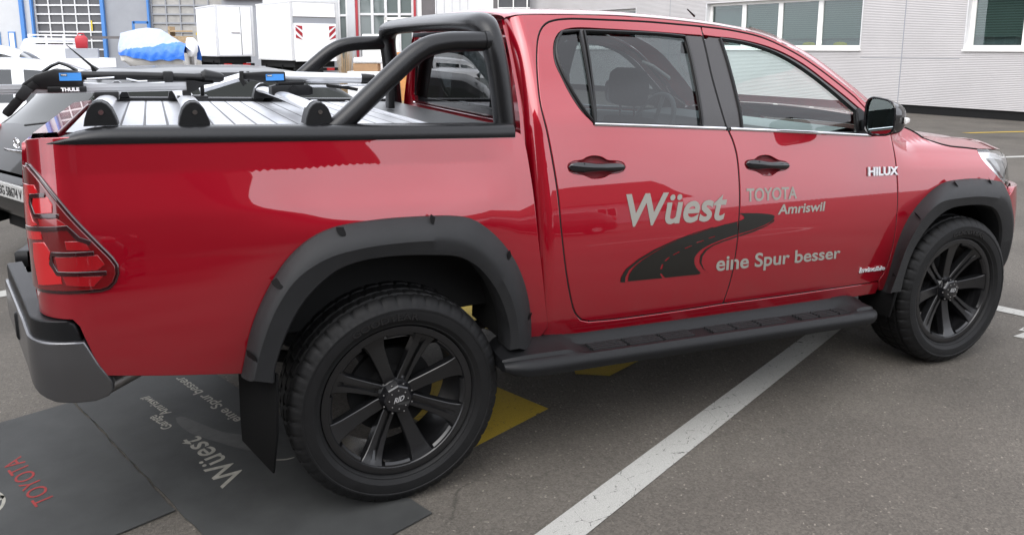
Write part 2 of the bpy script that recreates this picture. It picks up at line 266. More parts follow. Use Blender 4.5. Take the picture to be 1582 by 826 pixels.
# ------------------------------------------------------------------ mesh helpers
def link(o, parent=None):
    C.objects.link(o)
    if parent: o.parent = parent
    return o
def tag(o, label=None, cat=None, group=None, kind=None):
    if label: o['label'] = label
    if cat: o['category'] = cat
    if group: o['group'] = group
    if kind: o['kind'] = kind
    return o
def thing(name, label, cat, loc=(0, 0, 0), rz=0, group=None):
    o = bpy.data.objects.new(name, None); o.empty_display_size = .2; o.location = loc; o.rotation_euler = (0, 0, rz)
    link(o); return tag(o, label, cat, group)
def lerp(a, b, t): return a+(b-a)*t
class MB:
    def __init__(s): s.v = []; s.f = []; s.m = []; s.mats = []
    def mi(s, m):
        if m is None: return 0
        if m not in s.mats: s.mats.append(m)
        return s.mats.index(m)
    def add(s, vs, fs, m=None):
        o = len(s.v); s.v += [tuple(p) for p in vs]; k = s.mi(m)
        for f in fs: s.f.append([o+i for i in f]); s.m.append(k)
        return s
    def box(s, c, d, m=None, rot=None):
        x, y, z = d[0]/2, d[1]/2, d[2]/2
        p = [Vector((a*x, b*y, e*z)) for a in (-1, 1) for b in (-1, 1) for e in (-1, 1)]
        if rot is not None: p = [rot @ q for q in p]
        c = Vector(c)
        return s.add([c+q for q in p], [(0, 1, 3, 2), (4, 6, 7, 5), (0, 4, 5, 1), (2, 3, 7, 6), (0, 2, 6, 4), (1, 5, 7, 3)], m)
    def bb(s, a, b, m=None):
        return s.box([(a[i]+b[i])/2 for i in range(3)], [abs(b[i]-a[i]) for i in range(3)], m)
    def loft(s, rings, m=None, close=True, caps=(True, True)):
        n = len(rings[0]); vs = [p for r in rings for p in r]; fs = []
        for i in range(len(rings)-1):
            for j in range(n if close else n-1):
                k = (j+1) % n; fs.append((i*n+j, i*n+k, (i+1)*n+k, (i+1)*n+j))
        if close and caps[0]: fs.append(tuple(range(n-1, -1, -1)))
        if close and caps[1]: fs.append(tuple((len(rings)-1)*n+j for j in range(n)))
        return s.add(vs, fs, m)
    def tube(s, path, r, n=12, m=None, caps=(True, True), flat=None):
        P = [Vector(p) for p in path]; rings = []; N = None
        for i, p in enumerate(P):
            t = (P[min(i+1, len(P)-1)]-P[max(i-1, 0)]).normalized()
            if N is None:
                N = t.orthogonal().normalized()
                if flat is not None:
                    N = Vector(flat)-t*t.dot(Vector(flat)); N.normalize()
            N = (N-t*N.dot(t)).normalized(); B = t.cross(N)
            rr = r[i] if isinstance(r, (list, tuple)) else r
            a, b = rr if isinstance(rr, tuple) else (rr, rr)
            rings.append([p+N*(a*math.cos(2*math.pi*k/n))+B*(b*math.sin(2*math.pi*k/n)) for k in range(n)])
        return s.loft(rings, m, True, caps)
    def lathe(s, prof, n, axis='-Y', c=(0, 0, 0), m=None, rmod=None, caps=False):
        rings = []
        for j, (r, h) in enumerate(prof):
            ring = []
            for k in range(n):
                a = 2*math.pi*k/n; rr = r if rmod is None else rmod(j, k, r)
                if axis == '-Y': p = (c[0]+rr*math.cos(a), c[1]-h, c[2]+rr*math.sin(a))
                elif axis == 'Z': p = (c[0]+rr*math.cos(a), c[1]+rr*math.sin(a), c[2]+h)
                else: p = (c[0]+h, c[1]+rr*math.cos(a), c[2]+rr*math.sin(a))
                ring.append(p)
            rings.append(ring)
        return s.loft(rings, m, True, (caps, caps))
    def prism(s, poly, a, b, m=None):       # poly of 3D points extruded from offset vector a to offset vector b
        A, B = Vector(a), Vector(b); n = len(poly)
        vs = [Vector(p)+A for p in poly]+[Vector(p)+B for p in poly]
        return s.add(vs, [tuple(range(n))[::-1], tuple(range(n, 2*n))]+[(i, (i+1) % n, n+(i+1) % n, n+i) for i in range(n)], m)
    def sphere(s, c, r, m=None, n=12, k=8):
        r = r if isinstance(r, tuple) else (r, r, r); rings = []
        for i in range(k+1):
            a = -math.pi/2+math.pi*i/k*.998+.001
            rings.append([(c[0]+r[0]*math.cos(a)*math.cos(2*math.pi*j/n), c[1]+r[1]*math.cos(a)*math.sin(2*math.pi*j/n), c[2]+r[2]*math.sin(a)) for j in range(n)])
        return s.loft(rings, m)
    def build(s, name, m=None, parent=None, smooth=35, bevel=0, seg=2):
        me = bpy.data.meshes.new(name); me.from_pydata(s.v, [], s.f)
        bm = bmesh.new(); bm.from_mesh(me)
        bmesh.ops.recalc_face_normals(bm, faces=bm.faces)
        bm.to_mesh(me); bm.free()
        mats = [q for q in s.mats]
        if m is not None and m not in mats: mats = [m]+mats if not mats else mats
        for q in (mats or [m]): me.materials.append(M[q] if isinstance(q, str) else q)
        for p, k in zip(me.polygons, s.m): p.material_index = k
        if bevel:
            bm = bmesh.new(); bm.from_mesh(me)
            es = [e for e in bm.edges if len(e.link_faces) == 2 and e.calc_face_angle(0) > R(32)]
            bmesh.ops.bevel(bm, geom=es, offset=bevel, segments=seg, profile=.5, affect='EDGES', clamp_overlap=True)
            bm.to_mesh(me); bm.free()
        if smooth:
            me.shade_smooth(); me.set_sharp_from_angle(angle=R(smooth))
        o = bpy.data.objects.new(name, me); link(o, parent)
        return o
def copy_tree(o, parent=None, loc=None):
    c = o.copy(); C.objects.link(c)
    if parent is not None: c.parent = parent
    if loc is not None: c.location = loc
    for ch in list(o.children): copy_tree(ch, c)
    return c
def catmull(pts, step=.02):
    if len(pts) < 3: return [tuple(p) for p in pts]
    out = []
    P = [Vector((p[0], p[1])) for p in pts]
    P = [P[0]*2-P[1]]+P+[P[-1]*2-P[-2]]
    for i in range(1, len(P)-2):
        p0, p1, p2, p3 = P[i-1:i+3]
        d = [max(1e-6, (b-a).length**.5) for a, b in ((p0, p1), (p1, p2), (p2, p3))]
        m1 = ((p1-p0)/d[0]-(p2-p0)/(d[0]+d[1])+(p2-p1)/d[1])*d[1]
        m2 = ((p2-p1)/d[1]-(p3-p1)/(d[1]+d[2])+(p3-p2)/d[2])*d[1]
        n = max(1, int((p2-p1).length/step))
        for k in range(n):
            t = k/n; q = p1*(2*t**3-3*t*t+1)+m1*(t**3-2*t*t+t)+p2*(3*t*t-2*t**3)+m2*(t**3-t*t); out.append((q.x, q.y))
    out.append((P[-2].x, P[-2].y))
    return out
def resample(pts, n):
    P = [Vector(p) for p in pts]; d = [0]
    for a, b in zip(P, P[1:]): d.append(d[-1]+(b-a).length)
    out = []; i = 0
    for k in range(n):
        t = d[-1]*k/(n-1)
        while i < len(d)-2 and d[i+1] < t: i += 1
        u = (t-d[i])/max(1e-9, d[i+1]-d[i]); out.append(tuple(P[i].lerp(P[i+1], min(1, max(0, u)))))
    return out
def densify(poly, step):
    out = []
    for a, b in zip(poly, poly[1:]+poly[:1]):
        L_ = math.hypot(b[0]-a[0], b[1]-a[1])
        if L_ < 1e-5: continue
        n = max(1, int(L_/step))
        for k in range(n): out.append((lerp(a[0], b[0], k/n), lerp(a[1], b[1], k/n)))
    return out
def area(p): return sum(a[0]*b[1]-b[0]*a[1] for a, b in zip(p, p[1:]+p[:1]))/2
def inside(p, x, y):
    c = False
    for a, b in zip(p, p[1:]+p[:1]):
        if (a[1] > y) != (b[1] > y) and x < (b[0]-a[0])*(y-a[1])/(b[1]-a[1])+a[0]: c = not c
    return c
def clean(poly, eps=.0012):
    o = []
    for p in poly:
        if not o or math.hypot(p[0]-o[-1][0], p[1]-o[-1][1]) > eps: o.append(p)
    if len(o) > 2 and math.hypot(o[0][0]-o[-1][0], o[0][1]-o[-1][1]) < eps: o.pop()
    return o
def offset_poly(poly, d):      # inward for CCW polygon
    n = len(poly); o = []
    for i in range(n):
        a, b, c = poly[i-1], poly[i], poly[(i+1) % n]
        e1 = Vector((b[0]-a[0], b[1]-a[1])).normalized(); e2 = Vector((c[0]-b[0], c[1]-b[1])).normalized()
        n1 = Vector((-e1.y, e1.x)); n2 = Vector((-e2.y, e2.x)); m = n1+n2
        if m.length < .3: m = n1
        m.normalize(); k = d/max(.5, m.dot(n1)); o.append((b[0]+m.x*k, b[1]+m.y*k))
    return o
def panel(name, poly, m, parent=None, f=None, side=-1, holes=(), off=0., depth=.022, res=.026, bev=.003, gap=0., step=.022, curl=None):
    """skin panel: polygon in (s, z) laid on the surface f, with a rounded edge and a return flange"""
    f = f or surf
    def pos(s, z):
        x, y, zz = f(s, z); return Vector((x, y*(-side), zz))
    def frame(s, z):
        h = .002; a = pos(s+h, z)-pos(s-h, z); b = pos(s, z+h)-pos(s, z-h)
        n = a.cross(b)
        if side > 0: n = -n
        return n.normalized(), a.normalized(), b.normalized()
    loops = []
    poly = clean(densify(poly, step))
    if area(poly) < 0: poly = poly[::-1]
    if gap: poly = offset_poly(poly, gap)
    loops.append(poly)
    for h in holes:
        h = clean(densify(h, step))
        if area(h) > 0: h = h[::-1]
        loops.append(h)
    pts = []; edges = []
    for lp in loops:
        b = len(pts); pts += lp; edges += [(b+i, b+(i+1) % len(lp)) for i in range(len(lp))]
    xs = [p[0] for p in poly]; zs = [p[1] for p in poly]; nb = len(pts); bnd = list(pts)
    x = min(xs)+res*.5; row = 0
    while x < max(xs):
        z = min(zs)+res*(.25+.5*(row % 2))
        while z < max(zs):
            if inside(poly, x, z) and not any(inside(h, x, z) for h in loops[1:]) and min((x-p[0])**2+(z-p[1])**2 for p in bnd) > (res*.35)**2: pts.append((x, z))
            z += res
        x += res*.87; row += 1
    V, E, F, oV, oE, oF = delaunay_2d_cdt([Vector(p) for p in pts], edges, [], 0, 1e-6)
    tris = []
    for t in F:
        cx = sum(V[i].x for i in t)/3; cz = sum(V[i].y for i in t)/3
        if inside(poly, cx, cz) and not any(inside(h, cx, cz) for h in loops[1:]): tris.append(list(t))
    vs = []; nm = []
    for v in V:
        n, a, b = frame(v.x, v.y); vs.append(pos(v.x, v.y)+n*off); nm.append(n)
    fs = []
    for t in tris:
        g = (vs[t[1]]-vs[t[0]]).cross(vs[t[2]]-vs[t[0]])
        fs.append(t if g.dot(nm[t[0]]) > 0 else t[::-1])
    if depth:
        back = {}
        for i, o in enumerate(oV):
            for q in o: back[q] = i
        base = 0
        for lp in loops:
            n_ = len(lp); idx = [back[base+i] for i in range(n_)]; base += n_
            r1 = []; r2 = []; r3 = []
            for i in range(n_):
                a, c = lp[i-1], lp[(i+1) % n_]; t2 = Vector((c[0]-a[0], c[1]-a[1]))
                if t2.length < 1e-7: t2 = Vector((1, 0))
                t2.normalize(); ow = Vector((t2.y, -t2.x))
                n, ta, tb = frame(*lp[i]); w = (ta*ow.x+tb*ow.y).normalized()
                p = vs[idx[i]]
                r1.append(len(vs)); vs.append(p+w*bev*.7-n*bev*.3); nm.append((n*.7+w*.7).normalized())
                r2.append(len(vs)); vs.append(p+w*bev-n*bev); nm.append(w)
                r3.append(len(vs)); vs.append(p+w*bev-n*depth); nm.append(w)
            for A, B in ((idx, r1), (r1, r2), (r2, r3)):
                for i in range(n_):
                    j = (i+1) % n_; q = [A[i], A[j], B[j], B[i]]
                    if A[i] == A[j]: q = [A[i], B[j], B[i]]
                    g = (vs[q[1]]-vs[q[0]]).cross(vs[q[2]]-vs[q[0]])
                    if g.dot(nm[q[-1]]) < 0: q = q[::-1]
                    fs.append(q)
    me = bpy.data.meshes.new(name); me.from_pydata([tuple(v) for v in vs], [], fs)
    me.materials.append(M[m]); me.shade_smooth()
    me.normals_split_custom_set_from_vertices([tuple(n) for n in nm])
    o = bpy.data.objects.new(name, me); link(o, parent); o['__n'] = 1; del o['__n']
    return o
def text_mesh(body, bold=.0, shear=0., extrude=0., space=1.):
    cu = bpy.data.curves.new('lettering_curve', 'FONT'); cu.body = body; cu.size = 1; cu.offset = bold; cu.shear = shear; cu.extrude = extrude; cu.resolution_u = 5; cu.space_character = space
    o = bpy.data.objects.new('lettering_curve', cu); me = bpy.data.meshes.new_from_object(o)
    bpy.data.objects.remove(o); bpy.data.curves.remove(cu)
    return me
def lay_text(name, body, quad, fn, m, parent=None, bold=.02, shear=0., split=None, depth=0., slices=0, space=1., keep_min=False):
    """flat lettering mapped into a quad (BL, BR, TL, TR) of (u, v) and laid on fn(u, v, h)"""
    me = text_mesh(body, bold, shear, .5 if depth else 0., space)
    bm = bmesh.new(); bm.from_mesh(me); bpy.data.meshes.remove(me)
    x0 = min(v.co.x for v in bm.verts); x1 = max(v.co.x for v in bm.verts); y1 = max(v.co.y for v in bm.verts); y0 = min(v.co.y for v in bm.verts) if keep_min else 0
    if slices:
        for k in range(1, slices):
            yy = lerp(min(v.co.y for v in bm.verts), y1, k/slices)
            bmesh.ops.bisect_plane(bm, geom=bm.verts[:]+bm.edges[:]+bm.faces[:], plane_co=(0, yy, 0), plane_no=(0, 1, 0))
    BL, BR, TL, TR = [Vector(q) for q in quad]
    uv = {}
    for v in bm.verts:
        a = (v.co.x-x0)/(x1-x0); b = (v.co.y-y0)/(y1-y0)
        p = BL.lerp(BR, a).lerp(TL.lerp(TR, a), b); uv[v] = p; v.co = (p.x, p.y, v.co.z)
    if split is not None:                     # keep only one side of a curve u = split(v)
        g, sgn = split
        bmesh.ops.bisect_plane(bm, geom=bm.verts[:]+bm.edges[:]+bm.faces[:], plane_co=(g, 0, 0), plane_no=(1, 0, 0), clear_outer=sgn < 0, clear_inner=sgn > 0)
    for v in bm.verts:
        v.co = fn(v.co.x, v.co.y, v.co.z*depth+depth*.5)
    bmesh.ops.recalc_face_normals(bm, faces=bm.faces)
    me = bpy.data.meshes.new(name); bm.to_mesh(me); bm.free(); me.materials.append(M[m])
    o = bpy.data.objects.new(name, me); link(o, parent); return o

# ---- truck body surface
# ---- body surface: plan path (s) x height (z) ----
PK=[(.30,.840),(.46,.868),(.55,.888),(.62,.902),(.72,.912),(.80,.9155),(.87,.9145),(.95,.909),(1.05,.8975),(1.15,.8820),(1.25,.8645),(1.36,.8435),(1.43,.8290),(1.52,.795),(1.62,.750),(1.72,.699),(1.80,.650),(1.90,.58)]
def _herm(K):
    n=len(K);d=[(K[i+1][1]-K[i][1])/(K[i+1][0]-K[i][0]) for i in range(n-1)]
    m=[d[0]]+[0 if d[i-1]*d[i]<=0 else 2*d[i-1]*d[i]/(d[i-1]+d[i]) for i in range(1,n-1)]+[d[-1]]
    def f(x):
        if x<=K[0][0]: return K[0][1]+m[0]*(x-K[0][0])
        if x>=K[-1][0]: return K[-1][1]+m[-1]*(x-K[-1][0])
        i=0
        while x>K[i+1][0]: i+=1
        h=K[i+1][0]-K[i][0];t=(x-K[i][0])/h
        return (K[i][1]*(1+2*t)*(1-t)**2+h*m[i]*t*(1-t)**2+K[i+1][1]*t*t*(3-2*t)+h*m[i+1]*t*t*(t-1))
    return f
PROF=_herm(PK)
RK=.03
S0,R0=-.955,.17      # rear corner start / radius
S1,R1=3.36,.62      # front corner start / radius
def top_f(x): return 1.245-.075*(x-2.5)
def width(x,z):
    zp=z+RK*x
    w=PROF(zp)
    if x>2.58:
        b=min(1,(x-2.58)/.25);b=b*b*(3-2*b)
        zt=top_f(x);h=.15;t=(z-(zt-h))/h
        if t>0:
            t=min(t,1.0)
            w-=b*.12*(1-math.sqrt(max(0,1-t*t*.995)))
    w-=.006*((x-1.3)/1.3)**2
    w+=.013*math.exp(-((zp-1.03)/.11)**2)*math.exp(-((x-.0)/.50)**4)
    if x<.5:  # bed: upper side stands more upright
        b=min(1,max(0,(zp-1.1)/.3));bx=min(1,(.5-x)/.12)
        w+=.012*b*b*bx+.007*bx*(math.hypot(.14,.02)-min(math.hypot(.14,.02),math.hypot(zp-1.135,.02)))/.14
    return w
def surf(s,z):
    """right side point (y<0)"""
    if s<S0:
        th=min((S0-s)/R0,1.75);w=width(S0,z)
        return (S0-R0*math.sin(th),-(w-R0*(1-math.cos(th))),z)
    if s>S1:
        th=min((s-S1)/R1,1.5);w=width(S1+R1*math.sin(th),z)
        return (S1+R1*math.sin(th),-(w-R1*(1-math.cos(th))),z)
    return (s,-width(s,z),z)
# outlines of the truck panels, metres: (along the side, height)
D = {
'bed_top': [[-1.0763,1.4127],[-0.9627,1.416],[-0.8208,1.4125],[-0.4333,1.4011],[0.0095,1.3856],[0.4702,1.369],[0.5233,1.3639]],
'bed_front': [[0.542,1.3544],[0.5507,1.3268],[0.5557,1.2893],[0.5693,1.1516],[0.5835,0.9234],[0.6106,0.7081],[0.6393,0.5349]],
'rdoor_rear': [[0.8093,1.8044],[0.7626,1.7943],[0.7249,1.7724],[0.6952,1.7354],[0.6703,1.6733],[0.6486,1.5719],[0.6407,1.4598],[0.6572,1.3416],[0.6706,1.2325],[0.6816,1.1178],[0.6894,0.9637],[0.7073,0.8039],[0.7359,0.6763],[0.7583,0.6188],[0.789,0.5848]],
'door_bot': [[0.8277,0.5711],[0.955,0.561],[1.1195,0.5547],[1.3263,0.549],[1.5326,0.5463]],
'fdoor_bot': [[1.5326,0.5463],[1.8553,0.5344],[2.1914,0.5248],[2.4855,0.5168]],
'b_cut': [[1.5555,1.786],[1.5414,1.7011],[1.5301,1.5726],[1.534,1.4685],[1.5449,1.3815],[1.5609,1.3299],[1.5791,1.2922],[1.5981,1.223],[1.6035,1.117],[1.6,1.0169],[1.5883,0.8876],[1.5736,0.7618],[1.5586,0.6567],[1.5326,0.5463]],
'door_top_r': [[0.8093,1.8044],[0.8671,1.8089],[1.0602,1.8073],[1.2625,1.8027],[1.4366,1.7932],[1.5555,1.786]],
'door_top_f': [[1.5555,1.786],[1.7279,1.7702],[1.9099,1.7354],[2.0806,1.6625],[2.1881,1.5974],[2.3168,1.5061],[2.4214,1.4261],[2.4753,1.384],[2.5231,1.3256]],
'rwin': [[0.8812,1.3829],[0.8252,1.4363],[0.7816,1.5138],[0.7601,1.5753],[0.7452,1.6242],[0.7476,1.668],[0.7624,1.7096],[0.7915,1.744],[0.8313,1.7617],[0.8902,1.7691],[1.0433,1.7654],[1.2426,1.7578],[1.4511,1.7469],[1.5525,1.7419]],
'fwin_top': [[1.6256,1.7365],[1.7078,1.7311],[1.8548,1.7079],[1.9801,1.6718],[2.1005,1.6135],[2.2339,1.52],[2.3375,1.4439],[2.4261,1.3732],[2.4767,1.3243]],
'qglass': [[0.8104,1.7548],[0.8963,1.7597],[0.8754,1.3857],[0.8353,1.441],[0.7947,1.5186],[0.7629,1.6112],[0.7583,1.6628],[0.7762,1.7149]],
'rglass': [[0.9281,1.7601],[1.106,1.7564],[1.3091,1.7499],[1.4546,1.7382],[1.4324,1.3467],[1.1306,1.3688],[0.8906,1.3838]],
'fglass': [[1.6419,1.7307],[1.7777,1.7136],[1.9212,1.6779],[2.0313,1.6292],[2.1588,1.5488],[2.2933,1.4451],[2.3703,1.3844],[2.3891,1.2746],[2.1285,1.2883],[1.8446,1.3101],[1.6572,1.3257]],
'roof_edge': [[0.5869,1.8125],[0.6283,1.8225],[0.6892,1.8264],[0.781,1.8282],[0.939,1.8301],[1.1364,1.8284],[1.341,1.8193],[1.5534,1.8037],[1.7354,1.7838],[1.9183,1.7508],[2.09,1.6809],[2.197,1.6173],[2.3258,1.5276],[2.4307,1.4507],[2.4943,1.399]],
'rflare_o': [[-0.5402,0.5862],[-0.5032,0.7482],[-0.4558,0.8589],[-0.3823,0.9722],[-0.3038,1.0405],[-0.2181,1.0755],[-0.0596,1.0891],[0.0911,1.087],[0.233,1.0767],[0.2991,1.0611],[0.371,1.01],[0.4471,0.9235],[0.4988,0.8272],[0.5365,0.6955],[0.5527,0.5765],[0.5585,0.5011]],
'fflare_o': [[2.5944,0.4532],[2.6042,0.558],[2.6327,0.7111],[2.6982,0.829],[2.8205,0.928],[2.9705,0.9932],[3.1184,1.0026],[3.2977,0.993],[3.4627,0.9656]],
'rflare_c': [[-0.5105,0.6027],[-0.4777,0.717],[-0.4262,0.8369],[-0.3527,0.934],[-0.2544,0.9891],[-0.1548,1.0093],[-0.011,1.0164],[0.1785,1.003],[0.266,0.9693],[0.3248,0.9208],[0.3797,0.8543],[0.4306,0.7562],[0.4582,0.6489],[0.4668,0.5479]],
'rflare_i': [[-0.4421,0.5761],[-0.4378,0.6193],[-0.3987,0.7296],[-0.3477,0.822],[-0.2823,0.8925],[-0.2126,0.9405],[-0.127,0.9623],[-0.0093,0.9647],[0.1419,0.9495],[0.2214,0.9353],[0.2926,0.8924],[0.3576,0.8141],[0.4001,0.7267],[0.4273,0.6243],[0.4274,0.5431]],
'fflare_c': [[2.5197,0.4885],[2.5551,0.5745],[2.6036,0.7023],[2.6944,0.8325],[2.8196,0.9177],[2.9804,0.9312],[3.1959,0.9204],[3.3322,0.874]],
'fflare_i': [[2.6175,0.4789],[2.6272,0.549],[2.6705,0.6688],[2.7369,0.7592],[2.826,0.8313],[2.9209,0.8733],[3.0664,0.8811],[3.2205,0.8642],[3.3132,0.8242],[3.3974,0.734],[3.4421,0.6241],[3.4564,0.5326],[3.3869,0.4657]],
'lens_A': [[-1.1929,1.2688],[-1.106,1.2704],[-1.0922,1.2496],[-1.1382,1.2427],[-1.1443,1.1981],[-1.1263,1.1619],[-1.1038,1.1533],[-1.2735,1.1298],[-1.3072,1.1815],[-1.2751,1.2267]],
'lens_B': [[-1.1109,1.2335],[-1.0591,1.2367],[-1.0458,1.2165],[-1.0479,1.1922],[-1.108,1.1869],[-1.1186,1.212]],
'lens_C': [[-1.0974,1.1704],[-1.0351,1.1734],[-1.0099,1.1541],[-1.0921,1.15]],
'lens_Dm': [[-1.2655,1.1178],[-1.0969,1.143],[-1.0894,1.1104],[-1.3346,1.0827]],
'lens_E': [[-1.1333,1.0941],[-1.0833,1.0998],[-1.0659,1.0732],[-1.0718,1.0505],[-1.0597,1.012],[-1.0401,0.9988],[-1.0364,0.9765],[-1.124,0.9657],[-1.1394,1.048]],
'lens_F': [[-1.0167,1.1047],[-0.9665,1.102],[-0.9539,1.0756],[-1.0136,1.0797]],
'lens_G': [[-1.049,1.0572],[-0.9358,1.0568],[-0.9184,1.0266],[-0.9393,1.0121],[-1.0416,1.0127]],
'lens_H': [[-1.0316,0.999],[-0.9261,0.9908],[-0.9529,0.963],[-1.0231,0.971]],
'guide_1': [[-1.0667,1.244],[-1.1251,1.2376],[-1.1308,1.2162],[-1.1116,1.18],[-1.0289,1.1821]],
'guide_2': [[-0.945,1.0646],[-1.059,1.0669],[-1.0634,1.037],[-1.0468,1.007],[-0.9155,0.9997]],
'guide_3': [[-1.1922,1.1336],[-1.0078,1.1475],[-0.9805,1.1115],[-0.9522,1.0978]],
'letters': {"wuest":[[0.9917,0.963],[1.512,0.9442],[0.9995,1.093],[1.5335,1.0708]],"toyota":[[1.637,1.011],[1.9411,1.0006],[1.6409,1.0683],[1.9447,1.0542]],"amris":[[1.8187,0.9364],[2.1209,0.9274],[1.8203,0.9809],[2.1223,0.9704]],"eine":[[1.4676,0.7145],[2.235,0.6832],[1.4625,0.7837],[2.2272,0.7398]],"hilux":[[2.4142,1.0723],[2.6279,1.0639],[2.4176,1.1131],[2.6312,1.1024]],"inv":[[2.3784,0.5877],[2.5649,0.5808],[2.3766,0.6154],[2.5595,0.6025]]},
'road': {"main":[[1.0022,0.7264],[1.0062,0.7547],[1.0336,0.7869],[1.0903,0.8192],[1.1734,0.8524],[1.2677,0.8799],[1.3734,0.8991],[1.4911,0.9178],[1.5842,0.9272],[1.6222,0.9368],[1.6177,0.9483],[1.5945,0.9592],[1.5665,0.9632],[1.6418,0.9586],[1.7185,0.9502],[1.7769,0.9397],[1.8014,0.9299],[1.7911,0.9135],[1.7467,0.8975],[1.6691,0.8804],[1.5741,0.8677],[1.4815,0.8516],[1.4092,0.8337],[1.3652,0.8129],[1.344,0.7896],[1.3454,0.76],[1.3652,0.7314],[1.382,0.7142],[1.2741,0.7145],[1.1535,0.7197]],"left":[[0.965,0.7278],[0.9661,0.7491],[0.9891,0.7817],[1.0492,0.8169],[1.1313,0.8499],[1.2332,0.8778],[1.3379,0.8991],[1.4455,0.915],[1.4454,0.9121],[1.3379,0.8955],[1.2331,0.8729],[1.1398,0.8441],[1.0576,0.8088],[1.0054,0.7762],[0.9881,0.7463],[0.9878,0.7247]],"right":[[1.4238,0.7103],[1.3917,0.7356],[1.3728,0.7641],[1.3749,0.7934],[1.4007,0.8199],[1.4452,0.8371],[1.4999,0.8496],[1.5835,0.8631],[1.6691,0.8767],[1.7565,0.8943],[1.8011,0.9164],[1.8063,0.9265],[1.796,0.9055],[1.7467,0.8877],[1.669,0.8692],[1.5835,0.8571],[1.4999,0.8437],[1.4454,0.8319],[1.4099,0.8152],[1.3867,0.7905],[1.3826,0.7629],[1.3962,0.7351],[1.422,0.7106]],"d1":[[1.1792,0.7164],[1.1659,0.7343],[1.1638,0.7405],[1.1732,0.7393],[1.1854,0.7245],[1.1945,0.7174]],"d2":[[1.1626,0.7603],[1.1711,0.781],[1.1796,0.78],[1.1729,0.7583]],"d3":[[1.1833,0.7939],[1.2042,0.8081],[1.2127,0.8071],[1.1919,0.7915]],"d4":[[1.2253,0.8157],[1.2594,0.827],[1.2656,0.8242],[1.2323,0.8135]],"d5":[[1.2869,0.8377],[1.3244,0.8466],[1.3289,0.8439],[1.2922,0.8349]],"d6":[[1.3508,0.8568],[1.3909,0.8626],[1.3927,0.8596],[1.3553,0.8534]],"d7":[[1.4178,0.8692],[1.4541,0.8749],[1.4559,0.8718],[1.4205,0.8661]],"d8":[[1.4815,0.8809],[1.5137,0.8849],[1.5146,0.8819],[1.4842,0.8777]]},
'hand_r': [[0.7322,1.2238],[0.7385,1.2358],[0.7608,1.2437],[0.8063,1.2472],[0.8235,1.2556],[0.846,1.2599],[0.8754,1.2582],[0.9009,1.2511],[0.9204,1.2389],[0.9784,1.2307],[1.0024,1.2196],[1.0098,1.2032],[0.9996,1.1878],[0.9741,1.1799],[0.9282,1.1767],[0.9049,1.1672],[0.871,1.1632],[0.838,1.1665],[0.8167,1.1764],[0.8027,1.1827],[0.7563,1.1914],[0.7359,1.2051]],
'hand_f': [[1.6385,1.1767],[1.6484,1.1906],[1.7016,1.1962],[1.7219,1.2067],[1.7515,1.2108],[1.7904,1.2071],[1.8189,1.1951],[1.8379,1.1851],[1.8966,1.1681],[1.9083,1.1509],[1.8886,1.1349],[1.8327,1.1275],[1.8017,1.1132],[1.7526,1.1144],[1.7245,1.1274],[1.7059,1.1374],[1.6498,1.1543]],
'hbar_r': [[0.7337,1.2207],[0.7457,1.2354],[0.7965,1.2385],[0.9856,1.2254],[1.0048,1.2035],[0.9825,1.1889],[0.7927,1.1936],[0.7464,1.2013]],
'hbar_f': [[1.6423,1.1765],[1.6623,1.1862],[1.7104,1.1869],[1.8866,1.1687],[1.9054,1.1526],[1.8839,1.139],[1.7064,1.1432],[1.6546,1.1539]],
'notch_r': [[-0.18,1.0773],[0.1414,1.0746],[0.4316,0.9073],[0.5191,0.6381],[-0.4163,0.9302],[-0.5167,0.6643]],
'notch_f': [[3.0473,0.9921],[3.3278,0.9711],[2.7357,0.868],[2.5927,0.5855]],
}
# ------------------------------------------------------------------ ground
g = MB(); g.add([(-250, -250, 0), (250, -250, 0), (250, 250, 0), (-250, 250, 0)], [(0, 1, 2, 3)])
tag(g.build('ground', 'asphalt', smooth=0), kind='structure')
def flat(name, poly, z, m, parent=None):
    o = MB().add([(p[0], p[1], z) for p in poly], [tuple(range(len(poly)))]).build(name, m, parent, smooth=0); return o
tag(flat('parking_line', [(.10, -1.445), (.28, -1.515), (3.03, -.300), (2.79, -.266)], .004, 'line_white'), kind='structure')
tag(flat('parking_line', [(-4.2, 1.72), (-4.14, 1.58), (-1.3, 2.72), (-1.36, 2.86)], .004, 'line_white'), kind='structure')
tag(flat('parking_line', [(3.63, .93), (3.74, .99), (4.75, -1.85), (4.64, -1.90)], .004, 'line_white'), kind='structure')
tag(flat('parking_line', [(8.9, 4.66), (9.0, 4.52), (14.6, 3.1), (14.6, 3.28)], .004, 'line_white'), kind='structure')
tag(flat('painted_mark', [(3.79, -.85), (3.81, -.895), (4.1, -.86), (4.1, -.82)], .004, 'line_white'), kind='structure')
tag(flat('painted_mark', [(3.92, -.80), (3.935, -.83), (4.15, -.78), (4.14, -.75)], .004, 'line_white'), kind='structure')
tag(flat('painted_line_far', [(14.0, 6.6), (14.1, 6.46), (17.0, 5.75), (17.0, 5.90)], .004, 'line_yellow'), kind='structure')
tag(flat('yellow_marking', [(.85, -.507), (.39, -.690), (.15, -.12), (.62, .07)], .004, 'line_yellow'), kind='structure')
tag(flat('yellow_marking', [(1.16, -.22), (1.31, -.315), (1.60, -.20), (1.38, .33)], .004, 'line_yellow'), kind='structure')
tag(flat('yellow_marking', [(.80, 1.05), (1.05, .45), (1.55, .65), (1.30, 1.25)], .004, 'line_yellow'), kind='structure')

